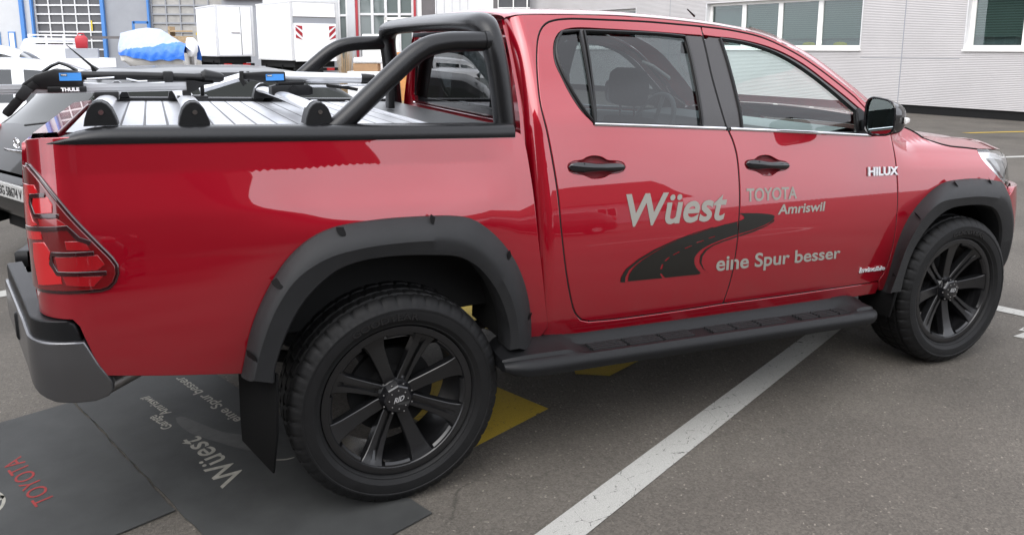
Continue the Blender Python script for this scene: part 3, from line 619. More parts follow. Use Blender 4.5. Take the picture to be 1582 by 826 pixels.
# ------------------------------------------------------------------ pickup truck
truck = thing('pickup_truck', 'red double cab pickup truck with black wheel flares and silver lettering on its doors', 'pickup truck')
cv = {k: catmull(v, .02) for k, v in D.items() if isinstance(v, list) and len(v) > 2 and k not in ('letters',)}
CR0, CRR = .655, .07
def surf_cab(s, z):
    if s < CR0:
        th = min((CR0-s)/CRR, 1.6); w = width(CR0, z)
        return (CR0-CRR*math.sin(th), -(w-CRR*(1-math.cos(th))), z)
    return surf(s, z)
SB0, SBR = -1.005, .15
def surf_bump(s, z):
    y = .885-.25*max(0, .72-z)**1.3
    if s < SB0:
        th = (SB0-s)/SBR
        if th > 1.35:
            e = (th-1.35)*SBR; a = 1.35
            return (SB0-SBR*math.sin(a)-e*math.cos(a), -(y-SBR*(1-math.cos(a))-e*math.sin(a)), z)
        return (SB0-SBR*math.sin(th), -(y-SBR*(1-math.cos(th))), z)
    return (s, -y, z)
def surf_front(s, z):
    w = width(3.46, z)
    if s < 3.46: return (s, -width(s, z), z)
    th = min((s-3.46)/.47, 1.55); e = max(0, (s-3.46)/.47-1.55)*.47
    return (3.46+.47*math.sin(th), -(w-.47*(1-math.cos(th))-e), z)
def railz(x): return 1.4235-.032*(x+.2)     # top of the cargo rails
def arc_mid(o, c, k):
    return [(c[0]+(p[0]-c[0])*k, c[1]+(p[1]-c[1])*k) for p in o]
belt_z = lambda x: 1.381-.0748*(x-.87)+.004*math.sin((x-.87)*2)
cut_split = 1.5758
fc = [(2.540, .520), (2.574, .570), (2.598, .66), (2.616, .80), (2.6265, .95), (2.6265, 1.06), (2.622, 1.15), (2.612, 1.23), (2.600, 1.300)]
fcv = catmull(fc, .02)
for side in (-1, 1):
    sg = -side
    P_ = lambda x, y, z: (x, y*sg, z)      # y given for the right side (negative)
    # ---- cargo bed side
    arch = arc_mid(cv['rflare_o'], (.005, .47), .93)
    front = cv['bed_front']
    poly = list(cv['bed_top'])+[p for p in front if p[1] > .56]+[(.60, .535)]
    poly += [(.545, .535)]+arch[::-1]+[(-.53, .592), (-.785, .634), (-.955, .667), (-.975, .755), (-1.00, .838), (-1.02, .862)]
    poly += [(-1.115, .865), (-1.24, .868), (-1.24, 1.375), (-1.15, 1.405)]
    panel('bed_side', poly, 'red', truck, side=side, depth=.03, bev=.004, res=.0145 if side < 0 else .03)
    # ---- tail light
    tl = catmull([(-1.1364, 1.3289), (-1.0893, 1.297), (-1.039, 1.238), (-.9943, 1.1763), (-.9233, 1.0787), (-.8978, 1.0435), (-.8853, 1.0197), (-.8847, .9928), (-.8948, .9672), (-.9121, .9508), (-.9338, .9455)], .015)
    tl += [(-.9973, .9468), (-1.0779, .9462), (-1.1471, .9443), (-1.23, .9443), (-1.235, 1.32), (-1.18, 1.333)]
    lamp = panel('tail_light', tl, 'smoke', truck, side=side, off=.006, depth=.02, bev=.006, res=.03)
    panel('lens_body', offset_poly(clean(densify(tl, .022)) if area(clean(densify(tl, .022))) > 0 else clean(densify(tl, .022))[::-1], .008), 'red_deep', lamp, side=side, off=.0105, depth=.004, bev=.003, res=.03)
    for nm, key, m_ in (('red_lens', 'lens_A', 'red_bright'), ('red_lens', 'lens_B', 'red_bright'), ('red_lens', 'lens_C', 'red_mid'), ('red_lens', 'lens_Dm', 'red_bright'), ('red_lens', 'lens_E', 'red_bright'), ('red_lens', 'lens_F', 'red_mid'), ('red_lens', 'lens_G', 'red_mid'), ('red_lens', 'lens_H', 'red_mid')):
        pts = [tuple(p) for p in D[key]]
        if key == 'lens_A': pts = [(min(p[0], -.98) if q < 7 else -1.20, p[1]) for q, p in enumerate(pts)]
        panel(nm, pts, m_, lamp, side=side, off=.0125, depth=.004, bev=.002, res=.03)
    for key in ('guide_1', 'guide_2', 'guide_3'):
        L2 = D[key]; w2 = .0052; up_s = []; dn_s = []
        for q, p in enumerate(L2):
            a_ = Vector(L2[max(0, q-1)]); b_ = Vector(L2[min(len(L2)-1, q+1)]); d_ = (b_-a_).normalized(); n2 = Vector((-d_.y, d_.x))*w2
            up_s.append((p[0]+n2.x, p[1]+n2.y)); dn_s.append((p[0]-n2.x, p[1]-n2.y))
        panel('dark_guide', up_s+dn_s[::-1], 'smoke', lamp, side=side, off=.0145, depth=.004, bev=.002, res=.03)
    # ---- cab side frame: roof rail, C pillar, rocker
    roof = cv['roof_edge']
    outer = [(.548, 1.800), (.56, 1.808)]+[p for p in roof if .60 < p[0] < 2.40]+[(2.48, 1.405), (2.56, 1.345), (2.600, 1.306)]
    inner = [(2.585, 1.312), (2.53, 1.345), (2.44, 1.398)]+[p for p in cv['door_top_f'][::-1] if p[0] < 2.40]+cv['door_top_r'][::-1]+cv['rdoor_rear']
    inner += cv['door_bot']+[p for p in cv['fdoor_bot'] if p[0] > 1.55]+[(2.54, .515)]
    poly = outer+inner+[(2.56, .50), (2.55, .445), (1.5, .478), (.70, .495), (.60, .50), (.548, .52)]
    panel('cab_side', poly, 'red', truck, f=surf_cab, side=side, depth=.05, gap=.0062, bev=.004)
    # ---- rear door
    bc = cv['b_cut']; z_u = 1.742; z_b = 1.3307
    up_ = [p for p in bc if p[1] >= z_u]; lo = [p for p in bc if p[1] <= z_b]
    rw = cv['rwin']
    poly = lo+cv['door_bot'][::-1]+cv['rdoor_rear'][::-1]+cv['door_top_r']+up_+rw[::-1]+[(x, belt_z(x)) for x in [.875+.05*i for i in range(14)]]
    hr = catmull(D['hand_r']+D['hand_r'][:1], .012)[:-1]; hf = catmull(D['hand_f']+D['hand_f'][:1], .012)[:-1]
    rd = panel('rear_door', poly, 'red', truck, f=surf_cab, side=side, holes=[hr], depth=.03, gap=.0060, res=.018 if side < 0 else .03)
    op = rw+[p for p in bc if z_b < p[1] < z_u]+[(x, belt_z(x)+.001) for x in [1.54-.05*i for i in range(14)]]
    # ---- front door
    fw_ = [p for p in cv['fwin_top'] if p[0] > 1.62]
    up2 = [p for p in bc if p[1] >= 1.738]; lo2 = [p for p in bc if p[1] <= 1.3256]
    blx = [1.57+.05*i for i in range(18)]
    poly = lo2[::-1]+[(x, belt_z(x)) for x in blx]+[(2.46, 1.262), (2.545, 1.262), (2.530, 1.300)]+fw_[::-1]+[(1.58, 1.7405)]+up2[::-1]+[p for p in cv['door_top_f'] if 1.56 < p[0] < 2.40]+[(2.44, 1.400), (2.53, 1.343), (2.585, 1.312)]+fcv[::-1]+cv['fdoor_bot'][::-1]
    fd = panel('front_door', poly, 'red', truck, f=surf_cab, side=side, holes=[hf], depth=.03, gap=.0060, res=.018 if side < 0 else .03)
    op2 = [p for p in bc if 1.3256 < p[1] < 1.738]
    op2 = op2[::-1]+[(1.58, 1.7395)]+fw_+[(2.53, 1.300), (2.545, 1.262), (2.46, 1.262)]+[(x, belt_z(x)+.001) for x in blx[::-1]]
    qg = catmull(D['qglass'][2:]+D['qglass'][:1], .015)+[D['qglass'][1]]
    q_poly = qg[:]
    rg = [(.9205, 1.7590)]+catmull(D['rglass'][0:4], .02)[1:-1]+[(1.4448, 1.738), (1.4192, 1.3500)]+[(1.1193, 1.3695), (.8805, 1.3870)]
    fg = catmull(D['fglass'][0:7], .02)+[(2.3652, 1.2785)]+[(2.1084, 1.2935), (1.8279, 1.3145), (1.6422, 1.3290)]
    fr = panel('window_frame', op, 'applique', rd, f=surf_cab, side=side, holes=[q_poly, rg], off=-.004, depth=.012, bev=.002, gap=.002)
    panel('window', q_poly, 'glass_dark', rd, f=surf_cab, side=side, off=-.010, depth=0, gap=-.006)
    panel('window', rg, 'glass_dark', rd, f=surf_cab, side=side, off=-.013, depth=0, gap=-.006)
    fr = panel('window_frame', op2, 'applique', fd, f=surf_cab, side=side, holes=[fg], off=-.004, depth=.012, bev=.002, gap=.002)
    panel('window', fg, 'glass', fd, f=surf_cab, side=side, off=-.013, depth=0, gap=-.006)
    # rubber seals round the panes, chrome strip under them
    def onside(s, z, h=0., f=surf_cab):
        x, y, zz = f(s, z); return (x, (y-h)*sg, zz)
    for d_, lp in ((rd, q_poly), (rd, rg), (fd, fg)):
        lp = clean(densify(lp, .03)); MB().tube([onside(s, z, .000) for s, z in lp+lp[:2]], .0065, 6, caps=(False, False)).build('seal', 'black', d_)
    for d_, a, b in ((rd, .872, 1.545), (fd, 1.573, 2.455)):
        xs = [lerp(a, b, i/16) for i in range(17)]
        MB().tube([onside(x, belt_z(x)+.002, .003) for x in xs], [(.0075, .004)]*17, 8, flat=(0, 0, 1)).build('belt_trim', 'chrome', d_)
    for lst in (cv['rdoor_rear'], cv['b_cut'][1:], fcv, cv['door_top_r'], cv['door_top_f'][:-2], cv['door_bot'], cv['fdoor_bot']):
        MB().tube([onside(s, z, -.009) for s, z in lst], .0072, 6).build('door_gap_shade', 'under', truck)  # black tubes behind the door cuts: gap shade put into colour
    # handles: bowl + bar
    for d_, hp, bar in ((rd, hr, D['hbar_r']), (fd, hf, D['hbar_f'])):
        cx = sum(p[0] for p in hp)/len(hp); cz = sum(p[1] for p in hp)/len(hp)
        a_ = (max(p[0] for p in hp)-min(p[0] for p in hp))/2
        def bowl(s, z, cx=cx, cz=cz, a_=a_):
            x, y, zz = surf_cab(s, z); r = ((s-cx)/(a_*.62))**2+((z-cz)/.055)**2
            return (x, y+.004+.020*max(0, 1-r)**.5, zz)
        panel('handle_bowl', hp, 'red_in', d_, f=bowl, side=side, depth=0, gap=-.008, res=.018)
        x0 = min(p[0] for p in bar); x1 = max(p[0] for p in bar)
        zc = lambda x, b=bar, x0=x0, x1=x1: lerp(b[0][1], b[4][1], (x-x0)/(x1-x0))
        rings = []
        for i in range(25):
            t = i/24; x = lerp(x0, x1, t); e = max(.0, 1-abs(2*t-1)**5)**.5+.02
            hh = lerp(.0235, .0185, t)*e*(1-.22*math.exp(-((t-.50)/.20)**2)); out = .012*e+.012*math.exp(-((t-.5)/.33)**2)*e
            y = -width(x, zc(x)); rg_ = []
            for k in range(14):
                a = 2*math.pi*k/14; rg_.append(P_(x, y-.004-out*.35-out*.8*math.cos(a), zc(x)+hh*math.sin(a)))
            rings.append(rg_)
        hb = MB().loft(rings); hb.build('handle', 'gloss_black', d_, smooth=60)
        xk = lerp(x0, x1, .24); MB().tube([P_(xk, -width(xk, zc(xk))-.021, zc(xk)+.02), P_(xk+.004, -width(xk, zc(xk))-.024, zc(xk)), P_(xk, -width(xk, zc(xk))-.021, zc(xk)-.02)], .0012, 5).build('handle_joint', 'under', d_)
    # mirror sail + mirror
    panel('mirror_base', [(2.385, 1.392), (2.40, 1.398), (2.50, 1.322), (2.545, 1.268), (2.44, 1.262), (2.375, 1.270)], 'plastic_dark', fd, f=surf_cab, side=side, off=.003, depth=.02, bev=.004)
    for k in range(3):
        MB().tube([onside(2.425+.018*k, 1.352-.014*k, .006), onside(2.47+.014*k, 1.350-.014*k, .006)], .0022, 6).build('vent_rib', 'under', fd)
    mh = MB(); rings = []
    for i in range(15):
        t = i/14; e = (1-t**2.6)**.5; x = 2.195+.150*t
        yc = -1.100+.015*t; zc_ = 1.386-.016*t; hy = .088*max(.06, e)*lerp(1, .92, t); hz = .082*max(.06, e)
        ring = []
        for k in range(24):
            a = 2*math.pi*k/24; ca, sa = math.cos(a), math.sin(a); n_ = 2/3.6
            yy = abs(ca)**n_*(1 if ca > 0 else -1); zz = abs(sa)**n_*(1 if sa > 0 else -1)
            ring.append(P_(x+.045*(yy)*.25*(1-t), yc+hy*yy, zc_+hz*zz*(1+.10*yy)))
        rings.append(ring)
    mh.loft(rings, caps=(False, True)); mo = mh.build('mirror_housing', 'gloss_black', truck, smooth=50)
    gl = [tuple(Vector(p).lerp(Vector((2.196, -1.100*sg, 1.386)), .07)+Vector((.006, 0, 0))) for p in rings[0]]
    MB().add(gl, [tuple(range(24))]).build('mirror_glass', 'mirror', mo, smooth=0)
    MB().tube([tuple(Vector(p)) for p in rings[0]+rings[0][:1]], .005, 6, caps=(False, False)).build('rim_edge', 'gloss_black', mo)
    MB().loft([[P_(2.255+dx, -1.177+dy, 1.372+dz) for dx, dy, dz in ((0, 0, -.016), (.055, .024, -.013), (.055, .024, .012), (0, 0, .017))], [P_(2.255+dx, -1.192+dy, 1.372+dz) for dx, dy, dz in ((0, .001, -.012), (.05, .022, -.009), (.05, .022, .009), (0, .001, .013))]]).build('indicator_lens', 'amber', mo, bevel=.003)
    MB().loft([[P_(x, y, z) for x, y, z in ((2.28, -.99, 1.315), (2.34, -.99, 1.315), (2.34, -.99, 1.355), (2.28, -.99, 1.355))], [P_(x, y, z) for x, y, z in ((2.38, -.845, 1.29), (2.50, -.845, 1.29), (2.50, -.835, 1.335), (2.38, -.835, 1.345))]]).build('mirror_arm', 'plastic_dark', mo, bevel=.008)
    # ---- front wing, headlight
    arch = arc_mid([p for p in cv['fflare_o']], (3.07, .47), .94)
    ft = catmull([(2.606, 1.290), (2.66, 1.297), (2.74, 1.296), (2.8094, 1.2883), (2.9272, 1.2477), (3.0205, 1.1988), (3.0982, 1.1758), (3.243, 1.1571), (3.3286, 1.146)], .02)
    hin = catmull([(3.3286, 1.146), (3.3261, 1.101), (3.3971, 1.031), (3.5288, .9529), (3.64, .90)], .02)
    poly = [(2.545, .515)]+fcv+ft+hin[1:]+[(3.66, .80), (3.50, .80)]+arch[::-1]+[(2.60, .46), (2.565, .46)]
    panel('front_wing', poly, 'red', truck, side=side, depth=.03, gap=.0060, bev=.004)
    MB().tube([onside(s, z, .0005, surf) for s, z in ft[6:]], .0035, 6).build('bonnet_gap', 'under', truck)
    hl = catmull([(3.3286, 1.146), (3.4265, 1.1361), (3.5721, 1.1147), (3.72, 1.075), (3.95, 1.03)], .02)+[(3.95, .90)]+hin[::-1][:-1]
    hb = panel('headlight', hl, 'lampwhite', truck, side=side, off=-.02, depth=.03)
    panel('lamp_cover', hl, 'glass_lamp', hb, side=side, off=-.001, depth=0)
    panel('lamp_bezel', [(3.40, 1.10), (3.56, 1.075), (3.62, 1.00), (3.56, .975), (3.47, 1.03)], 'steel', hb, side=side, off=-.012, depth=.01, bev=.004)
    panel('lamp_bezel', [(3.58, 1.07), (3.70, 1.05), (3.72, .99), (3.64, .99)], 'gloss_black', hb, side=side, off=-.012, depth=.01, bev=.004)
    panel('bumper_corner', [(3.49, .80), (3.53, .88), (3.62, .925), (3.95, .915), (4.15, .89), (4.6, .88), (4.6, .47), (3.62, .44), (3.46, .44)], 'red', truck, f=surf_front, side=side, off=.004, depth=.03, gap=.0060)
    panel('bumper_corner_base', [(3.62, .46), (4.6, .48), (4.6, .36), (3.70, .34)], 'plastic', truck, f=surf_front, side=side, off=-.01, depth=.03)
    # ---- wheel-arch flares
    def flare(o, c, i_, nm, notches, ni, extra=()):
        n = 64; O = resample(o, n); Cc = resample(c, n); I = resample(i_, n)
        A = [onside(s, z, -.012, surf) for s, z in O]; B = [onside(s, z, .018, surf) for s, z in O]
        def yb(k, t):
            x, y, z = surf(*O[k]); return y
        rows = [A, B]
        for t in (.12, .4, .75, 1.):
            row = []
            for k in range(n):
                bx, by, bz = surf(*O[k]); cx, cz = Cc[k]; tap = 1.-.75*max(0, (k/(n-1)-ni))/(1-ni) if ni < 1 else 1.
                cy = -.985 if ni >= 1 else lerp(-.985, by-.035, 1-tap)
                q = 1-(1-t)**1.7
                row.append(P_(lerp(bx, cx, t), lerp(by-.018, cy, q), lerp(bz, cz, t)))
            rows.append(row)
        last = rows[-1]; r2_ = []; r3_ = []; r4_ = []
        for k in range(n):
            y = last[k][1]*sg; ix, iz = I[k]
            r2_.append(P_(lerp(last[k][0], ix, .9), y+.010, lerp(last[k][2], iz, .9))); r3_.append(P_(ix, y+.022, iz)); r4_.append(P_(ix, y+.12, iz))
        rows += [r2_, r3_, r4_]
        fo_ = MB().loft(rows, close=False).build(nm, 'plastic', truck, smooth=28)
        for s, z in notches:                  # bolt pockets: dark patches on the flare, recess shade put into the colour
            x, y, zz = surf(s, z); best = min(range(n), key=lambda k: (O[k][0]-s)**2+(O[k][1]-z)**2)
            ox, oz = O[best]; dx, dz = Cc[best][0]-ox, Cc[best][1]-oz; L_ = math.hypot(dx, dz); dx, dz = dx/L_, dz/L_
            tx, tz_ = -dz, dx; r = .021; pts = [(-r, .001), (r, .001)]+[(r*math.cos(a), .018+r*math.sin(a)) for a in [R(0+18*j) for j in range(11)]]
            def fy(v):
                tt = max(0, min(1, v/L_)); by = surf(*O[best])[1]; tap = 1.-.75*max(0, (best/(n-1)-ni))/(1-ni) if ni < 1 else 1.; cy = -.985 if ni >= 1 else lerp(-.985, by-.035, 1-tap)
                return lerp(by-.018, cy, 1-(1-tt)**1.7)
            vs_ = []; lv = [.002+.0036*q for q in range(8)]
            for v in lv:
                hw_ = r if v < .008 else r*max(.06, 1-((v-.008)/.0195)**2)**.5
                for u in (-1, -.5, 0, .5, 1): vs_.append(P_(ox+tx*u*hw_+dx*v, fy(v)-.0016, oz+tz_*u*hw_+dz*v))
            MB().add(vs_, [(i*5+j, i*5+j+1, i*5+j+6, i*5+j+5) for i in range(7) for j in range(4)]).build('bolt_pocket_shade', 'pocket', fo_, smooth=60)
        return fo_
    flare(cv['rflare_o'], cv['rflare_c'], cv['rflare_i'], 'rear_wheel_flare', D['notch_r'], 1.)
    fo_ = cv['fflare_o']+catmull([cv['fflare_o'][-1], (3.52, .90), (3.58, .77), (3.61, .62), (3.60, .48), (3.52, .43)], .02)[1:]
    fcr = D['fflare_c'][:-1]+[(3.36, .880), (3.46, .78), (3.52, .63), (3.525, .49), (3.45, .435)]
    flare(fo_, catmull(fcr, .02), cv['fflare_i'], 'front_wheel_flare', D['notch_f'], .62)
    # ---- wheel wells
    for wx, io in ((0., cv['rflare_i']), (3.085, cv['fflare_i'])):
        w = MB(); rows = []
        for y in (-.86, -.70, -.56):
            rows.append([P_(wx+(p[0]-wx)*1.03, y, .45+(p[1]-.45)*1.03) for p in resample(io, 40)])
        w.loft(rows, close=False)
        if wx > 1: w.loft([rows[-1], [P_(lerp(p[0], wx, .5), -.55, lerp(p[2], .45, .3)) for p in rows[-1]]], close=False)
        w.build('wheel_well', 'well', truck)
        br = MB().bb(P_(wx-.02, -.80, .925), P_(wx+.025, -.79, .965)); br.build('liner_bracket', 'plastic_dark', truck, smooth=0)
    # ---- mud flaps
    MB().loft([[P_(x, y, z) for x, y, z in ((-.425, -.955, .60), (-.435, -.96, .60), (-.54, -.76, .60), (-.525, -.755, .60))], [P_(x, y, z) for x, y, z in ((-.435, -.95, .38), (-.445, -.955, .38), (-.545, -.77, .38), (-.53, -.765, .38))], [P_(x, y, z) for x, y, z in ((-.452, -.925, .225), (-.460, -.93, .225), (-.545, -.79, .30), (-.53, -.785, .30))]]).build('mud_flap', 'pocket', truck, bevel=.003)
    MB().loft([[P_(x, y, z) for x, y, z in ((2.60, -.955, .52), (2.63, -.955, .52), (2.63, -.72, .52), (2.60, -.72, .52))], [P_(x, y, z) for x, y, z in ((2.59, -.93, .33), (2.605, -.93, .33), (2.605, -.74, .33), (2.59, -.74, .33))]]).build('mud_flap', 'pocket', truck, bevel=.004)
    # ---- running board
    rb = MB(); rings = []
    N_ = 60
    for i in range(N_):
        x = lerp(.392, 2.395, i/(N_-1)); zb = .512-.0405*(x-.6)
        e0 = min(1, (x-.385)/.17); e1 = min(1, (2.402-x)/.10); e = min((1-(1-e0)**2.4)**.5, (1-(1-e1)**2.2)**.5)
        pad = max(0, min(1, (x-.66)/.12))*max(0, min(1, (2.27-x)/.05))
        top = .020*(1-pad); w_ = 1.
        sec = [(-.80, .030), (-.875, .030), (-.905, .020*(1-pad)+.006*pad+top*.6), (-.922, -.017*pad+top), (-1.008, -.021*pad+top*.5), (-1.016, -.008+top*.2), (-1.034, -.008), (-1.050, -.024), (-1.054, -.046), (-1.044, -.068), (-1.015, -.080), (-.80, -.075)]
        rings.append([P_(x, lerp(-.93, y, lerp(.55, 1, e)), zb+lerp(-.025, dz, lerp(.25, 1, e))) for y, dz in sec])
    rb.loft(rings); ro = rb.build('running_board', 'plastic_dark', truck, smooth=40)
    segs = [(.79, .95), (.965, 1.13), (1.145, 1.30), (1.40, 1.52), (1.535, 1.66), (1.675, 1.82), (1.92, 2.02), (2.035, 2.15), (2.165, 2.25)]
    for a, b in segs:
        tr_ = MB()
        for q in range(4):
            y = -.938-.0185*q; za = .512-.0405*(a-.6)-.0185; zb2 = .512-.0405*(b-.6)-.0185
            tr_.loft([[P_(a, y-.005, za), P_(a, y-.0035, za+.010), P_(a, y+.0035, za+.010), P_(a, y+.005, za)], [P_(b, y-.005, zb2), P_(b, y-.0035, zb2+.010), P_(b, y+.0035, zb2+.010), P_(b, y+.005, zb2)]])
        tr_.build('step_tread', 'plastic', ro, smooth=30)
    # ---- rear bumper corner
    panel('rear_bumper', [(-.998, .781), (-.965, .70), (-.935, .642), (-.932, .615), (-.945, .597), (-.98, .587), (-1.09, .595), (-1.15, .612), (-1.22, .645), (-1.30, .66), (-1.9, .66), (-1.9, .80), (-1.35, .80), (-1.2, .79)], 'bumper_grey', truck, f=surf_bump, side=side, off=.012, depth=.05, bev=.008)
    panel('bumper_step', [(-1.005, .792), (-1.022, .84), (-1.04, .848), (-1.2, .852), (-1.35, .86), (-1.9, .86), (-1.9, .808), (-1.35, .808), (-1.2, .80)], 'plastic_dark', truck, f=surf_bump, side=side, off=.0, depth=.05, bev=.008)
    st = [(surf_bump(s, .852)[0], surf_bump(s, .852)[1]) for s in [-1.03-.03*i for i in range(26)]]
    st = st+[(st[-1][0]+.15, st[-1][1]), (-1.10, -.30), (-1.03, -.75)]
    MB().prism([P_(x, y, .853) for x, y in st], (0, 0, -.02), (0, 0, 0)).build('bumper_top', 'plastic_dark', truck, smooth=0)
    MB().loft([[P_(x, y, z) for y, z in ((-.52, .64), (-.52, .80), (.0, .80), (.0, .64))] for x in (-1.12,)]+[[P_(-1.235, y, z) for y, z in ((-.50, .69), (-.50, .79), (.0, .79), (.0, .69))]]).build('tow_step', 'plastic_dark', truck, bevel=.012)
    for k in range(3):
        MB().bb(P_(-1.19, -.56+.06*k, .855), P_(-1.11, -.515+.06*k, .860)).build('step_pad', 'steel', truck, smooth=0, bevel=.002)
    # ---- cargo rail cap
    rl = MB(); rings = []
    for i in range(40):
        x = lerp(-1.05, .512, i/39); zt = railz(x); zb = zt-.052
        e = 1 if x > -.86 else max(.03, 1-((-.86-x)/.192)**2); yo = width(max(x, S0), zb)+.004
        if x < S0: yo -= R0*(1-math.cos(min(1.3, math.asin(min(1, (S0-x)/R0)))))
        h = .052*e; sec = [(-yo, 0), (-yo-.002, h*.35), (-yo+.006, h*.72), (-yo+.022, h*.94), (-yo+.045, h), (-.775, h), (-.765, h*.9), (-.765, 0)]
        rings.append([P_(x, y, zb+dz) for y, dz in sec])
    rl.loft(rings); rl.build('bed_rail', 'tube', truck, smooth=50)
    # ---- lettering and badges
    def film(u, v, h): return Vector(onside(u, v, .0018+h))
    def tl_(nm, body, key, m, sh=.0, bold=.02, flipped=side > 0, **kw):
        q = [tuple(p) for p in D['letters'][key]]
        if flipped: q = [q[1], q[0], q[3], q[2]]
        return lambda parent, **k2: lay_text(nm, body, q, film, m, parent, bold=bold, shear=sh, slices=6, **kw, **k2)
    tl_('lettering', 'Wüest', 'wuest', 'letter', .16, .022)(rd)
    tl_('lettering', 'TOYOTA', 'toyota', 'letter', .0, .024)(fd)
    tl_('lettering', 'Amriswil', 'amris', 'letter', .16, .024)(fd)
    e_split = 1.5648
    tl_('lettering', 'eine Spur besser', 'eine', 'letter', .06, .02)(rd, split=(e_split-.003, -1))
    tl_('lettering', 'eine Spur besser', 'eine', 'letter', .06, .02)(fd, split=(e_split+.003, 1))
    tl_('badge', 'HILUX', 'hilux', 'badge', .0, .032, depth=.006)(fd)
    tl_('badge', 'Invincible', 'inv', 'badge', .2, .025, depth=.004)(fd)
    rdm = D['road']
    holes = [rdm[k] for k in ('d1', 'd2', 'd3', 'd4', 'd5', 'd6', 'd7')]
    mo_ = catmull(rdm['main'][:14], .012)+catmull(rdm['main'][13:18], .012)+catmull(rdm['main'][17:29], .012)[1:]+[tuple(p) for p in rdm['main'][29:]]
    for which, dpar in ((-1, rd), (1, fd)):
        for key, hs in (('main', holes), ('left', []), ('right', [])):
            src = mo_ if key == 'main' else rdm[key]
            bm = bmesh.new(); lp = clean(densify([tuple(p) for p in src], .02))
            pts = [Vector(p) for p in lp]; ed = [(i, (i+1) % len(lp)) for i in range(len(lp))]; b0 = len(pts)
            for h_ in hs:
                hp = [tuple(p) for p in h_]; pts += [Vector(p) for p in hp]; ed += [(b0+i, b0+(i+1) % len(hp)) for i in range(len(hp))]; b0 += len(hp)
            V, E_, F, _, _, _ = delaunay_2d_cdt(pts, ed, [], 0, 1e-6)
            bv = [bm.verts.new((v.x, v.y, 0)) for v in V]
            for t in F:
                cx = sum(V[i].x for i in t)/3; cz = sum(V[i].y for i in t)/3
                if inside(lp, cx, cz) and not any(inside([tuple(p) for p in h_], cx, cz) for h_ in hs): bm.faces.new([bv[i] for i in t])
            for (za, ba) in ((.70, 1.566), (.75, 1.572), (.80, 1.578), (.85, 1.583), (.90, 1.586), (.95, 1.588)): pass
            for k in range(1, 12):
                bmesh.ops.bisect_plane(bm, geom=bm.verts[:]+bm.edges[:]+bm.faces[:], plane_co=(0, .70+.022*k, 0), plane_no=(0, 1, 0))
            bmesh.ops.bisect_plane(bm, geom=bm.verts[:]+bm.edges[:]+bm.faces[:], plane_co=(1.5855+which*.0035, 0, 0), plane_no=(1, 0, 0), clear_outer=which < 0, clear_inner=which > 0)
            if not bm.faces: bm.free(); continue
            for v in bm.verts: v.co = film(v.co.x, v.co.y, 0)
            me = bpy.data.meshes.new('road_graphic'); bm.to_mesh(me); bm.free(); me.materials.append(M['road_film']); link(bpy.data.objects.new('road_graphic', me), dpar)
    # inner door trim seen through the windows
    for d_, a, b in ((rd, .72, 1.545), (fd, 1.585, 2.50)):
        xs = [lerp(a, b, i/10) for i in range(11)]
        MB().loft([[onside(x, belt_z(x)-.015, -.03) for x in xs], [onside(x, belt_z(x)-.02, -.10) for x in xs], [onside(x, belt_z(x)-.30, -.11) for x in xs], [onside(x, .60, -.08) for x in xs]], close=False).build('door_trim', 'trim', d_)

# ---- roof, windscreen, bonnet, rear wall (symmetric parts)
roof_pts = [(.552, 1.806)]+[p for p in cv['roof_edge'] if .60 < p[0] < 2.56]
def roof_row(x, z, x_in):
    w = -surf_cab(x if x > CR0 else x, z)[1] if x > .6 else -surf_cab(.60, z)[1]
    row = []
    for k in range(41):
        t = -1+2*k/40; a = abs(t); rise = .040*(1-a**2.2)**.6 if a < 1 else 0
        row.append((lerp(x_in, x, a**3), w*t, z+rise))
    return row
rp = resample(roof_pts, 80); rows = []
for x, z in rp:
    if x < 1.86: rows.append(roof_row(max(x, .575), z, max(x, .575)+(.0 if x < 1.3 else .10*((x-1.3)/.56)**2)))
MB().loft(rows, close=False).build('roof', 'red', truck, smooth=60)
# A pillars + windscreen
ap = [p for p in rp if p[0] >= 1.84]+[(2.58, 1.325), (2.64, 1.285)]
for sg in (1, -1):
    inn = []; out = []; mid = []
    for x, z in ap:
        y = surf_cab(x, z)[1]; out.append((x, y*sg, z)); k_ = max(0, min(1, (x-1.84)/.35)); mid.append((x+.03*k_, (y+.03)*sg, z+lerp(.0095, .020, k_))); inn.append((x+.02+.055*k_, (y+.085)*sg, z+lerp(.0165, .022, k_)))
    MB().loft([out, mid, inn], close=False).build('a_pillar', 'red', truck, smooth=70)
ws = []
for x, z in ap:
    y = surf_cab(x, z)[1]+.08; ws.append([(x+.075+.16*(1-(k/10-1)**2), y*(1-k/10), z+.020+.005*(1-(k/10-1)**2)) for k in range(21)])
MB().loft(ws, close=False).build('windscreen', 'glass', truck, smooth=60)
hd = []
for i in range(30):
    x = lerp(2.66, 3.93, i/29)
    if x < 3.33:
        cxs = catmull([(2.60, 1.296), (2.74, 1.296), (2.8094, 1.2883), (2.9272, 1.2477), (3.0205, 1.1988), (3.0982, 1.1758), (3.243, 1.1571), (3.3286, 1.146)], .02)
        z = min(cxs, key=lambda p: abs(p[0]-x))[1]; p = surf(x, z)
    else:
        s = 3.33+(x-3.33)*1.15; z = 1.146-.075*((x-3.33)/.6)**1.3; p = surf(s, z)
    hd.append((p[0], p[1]+.004, p[2]))
rows = []
for (x, y, z), i in zip(hd, range(30)):
    row = []
    for k in range(31):
        t = -1+2*k/30; a = abs(t); row.append((x+(.10*(1-a*a))*(i/29)**2, -y*-t if False else y*-t, z+.055*(1-a**2.5)**.75*(1-.4*(i/29)**3)+.012*max(0, 1-((a-.78)/.12)**2)*(a > .5)))
    rows.append(row)
MB().loft(rows, close=False).build('bonnet', 'red', truck, smooth=60)
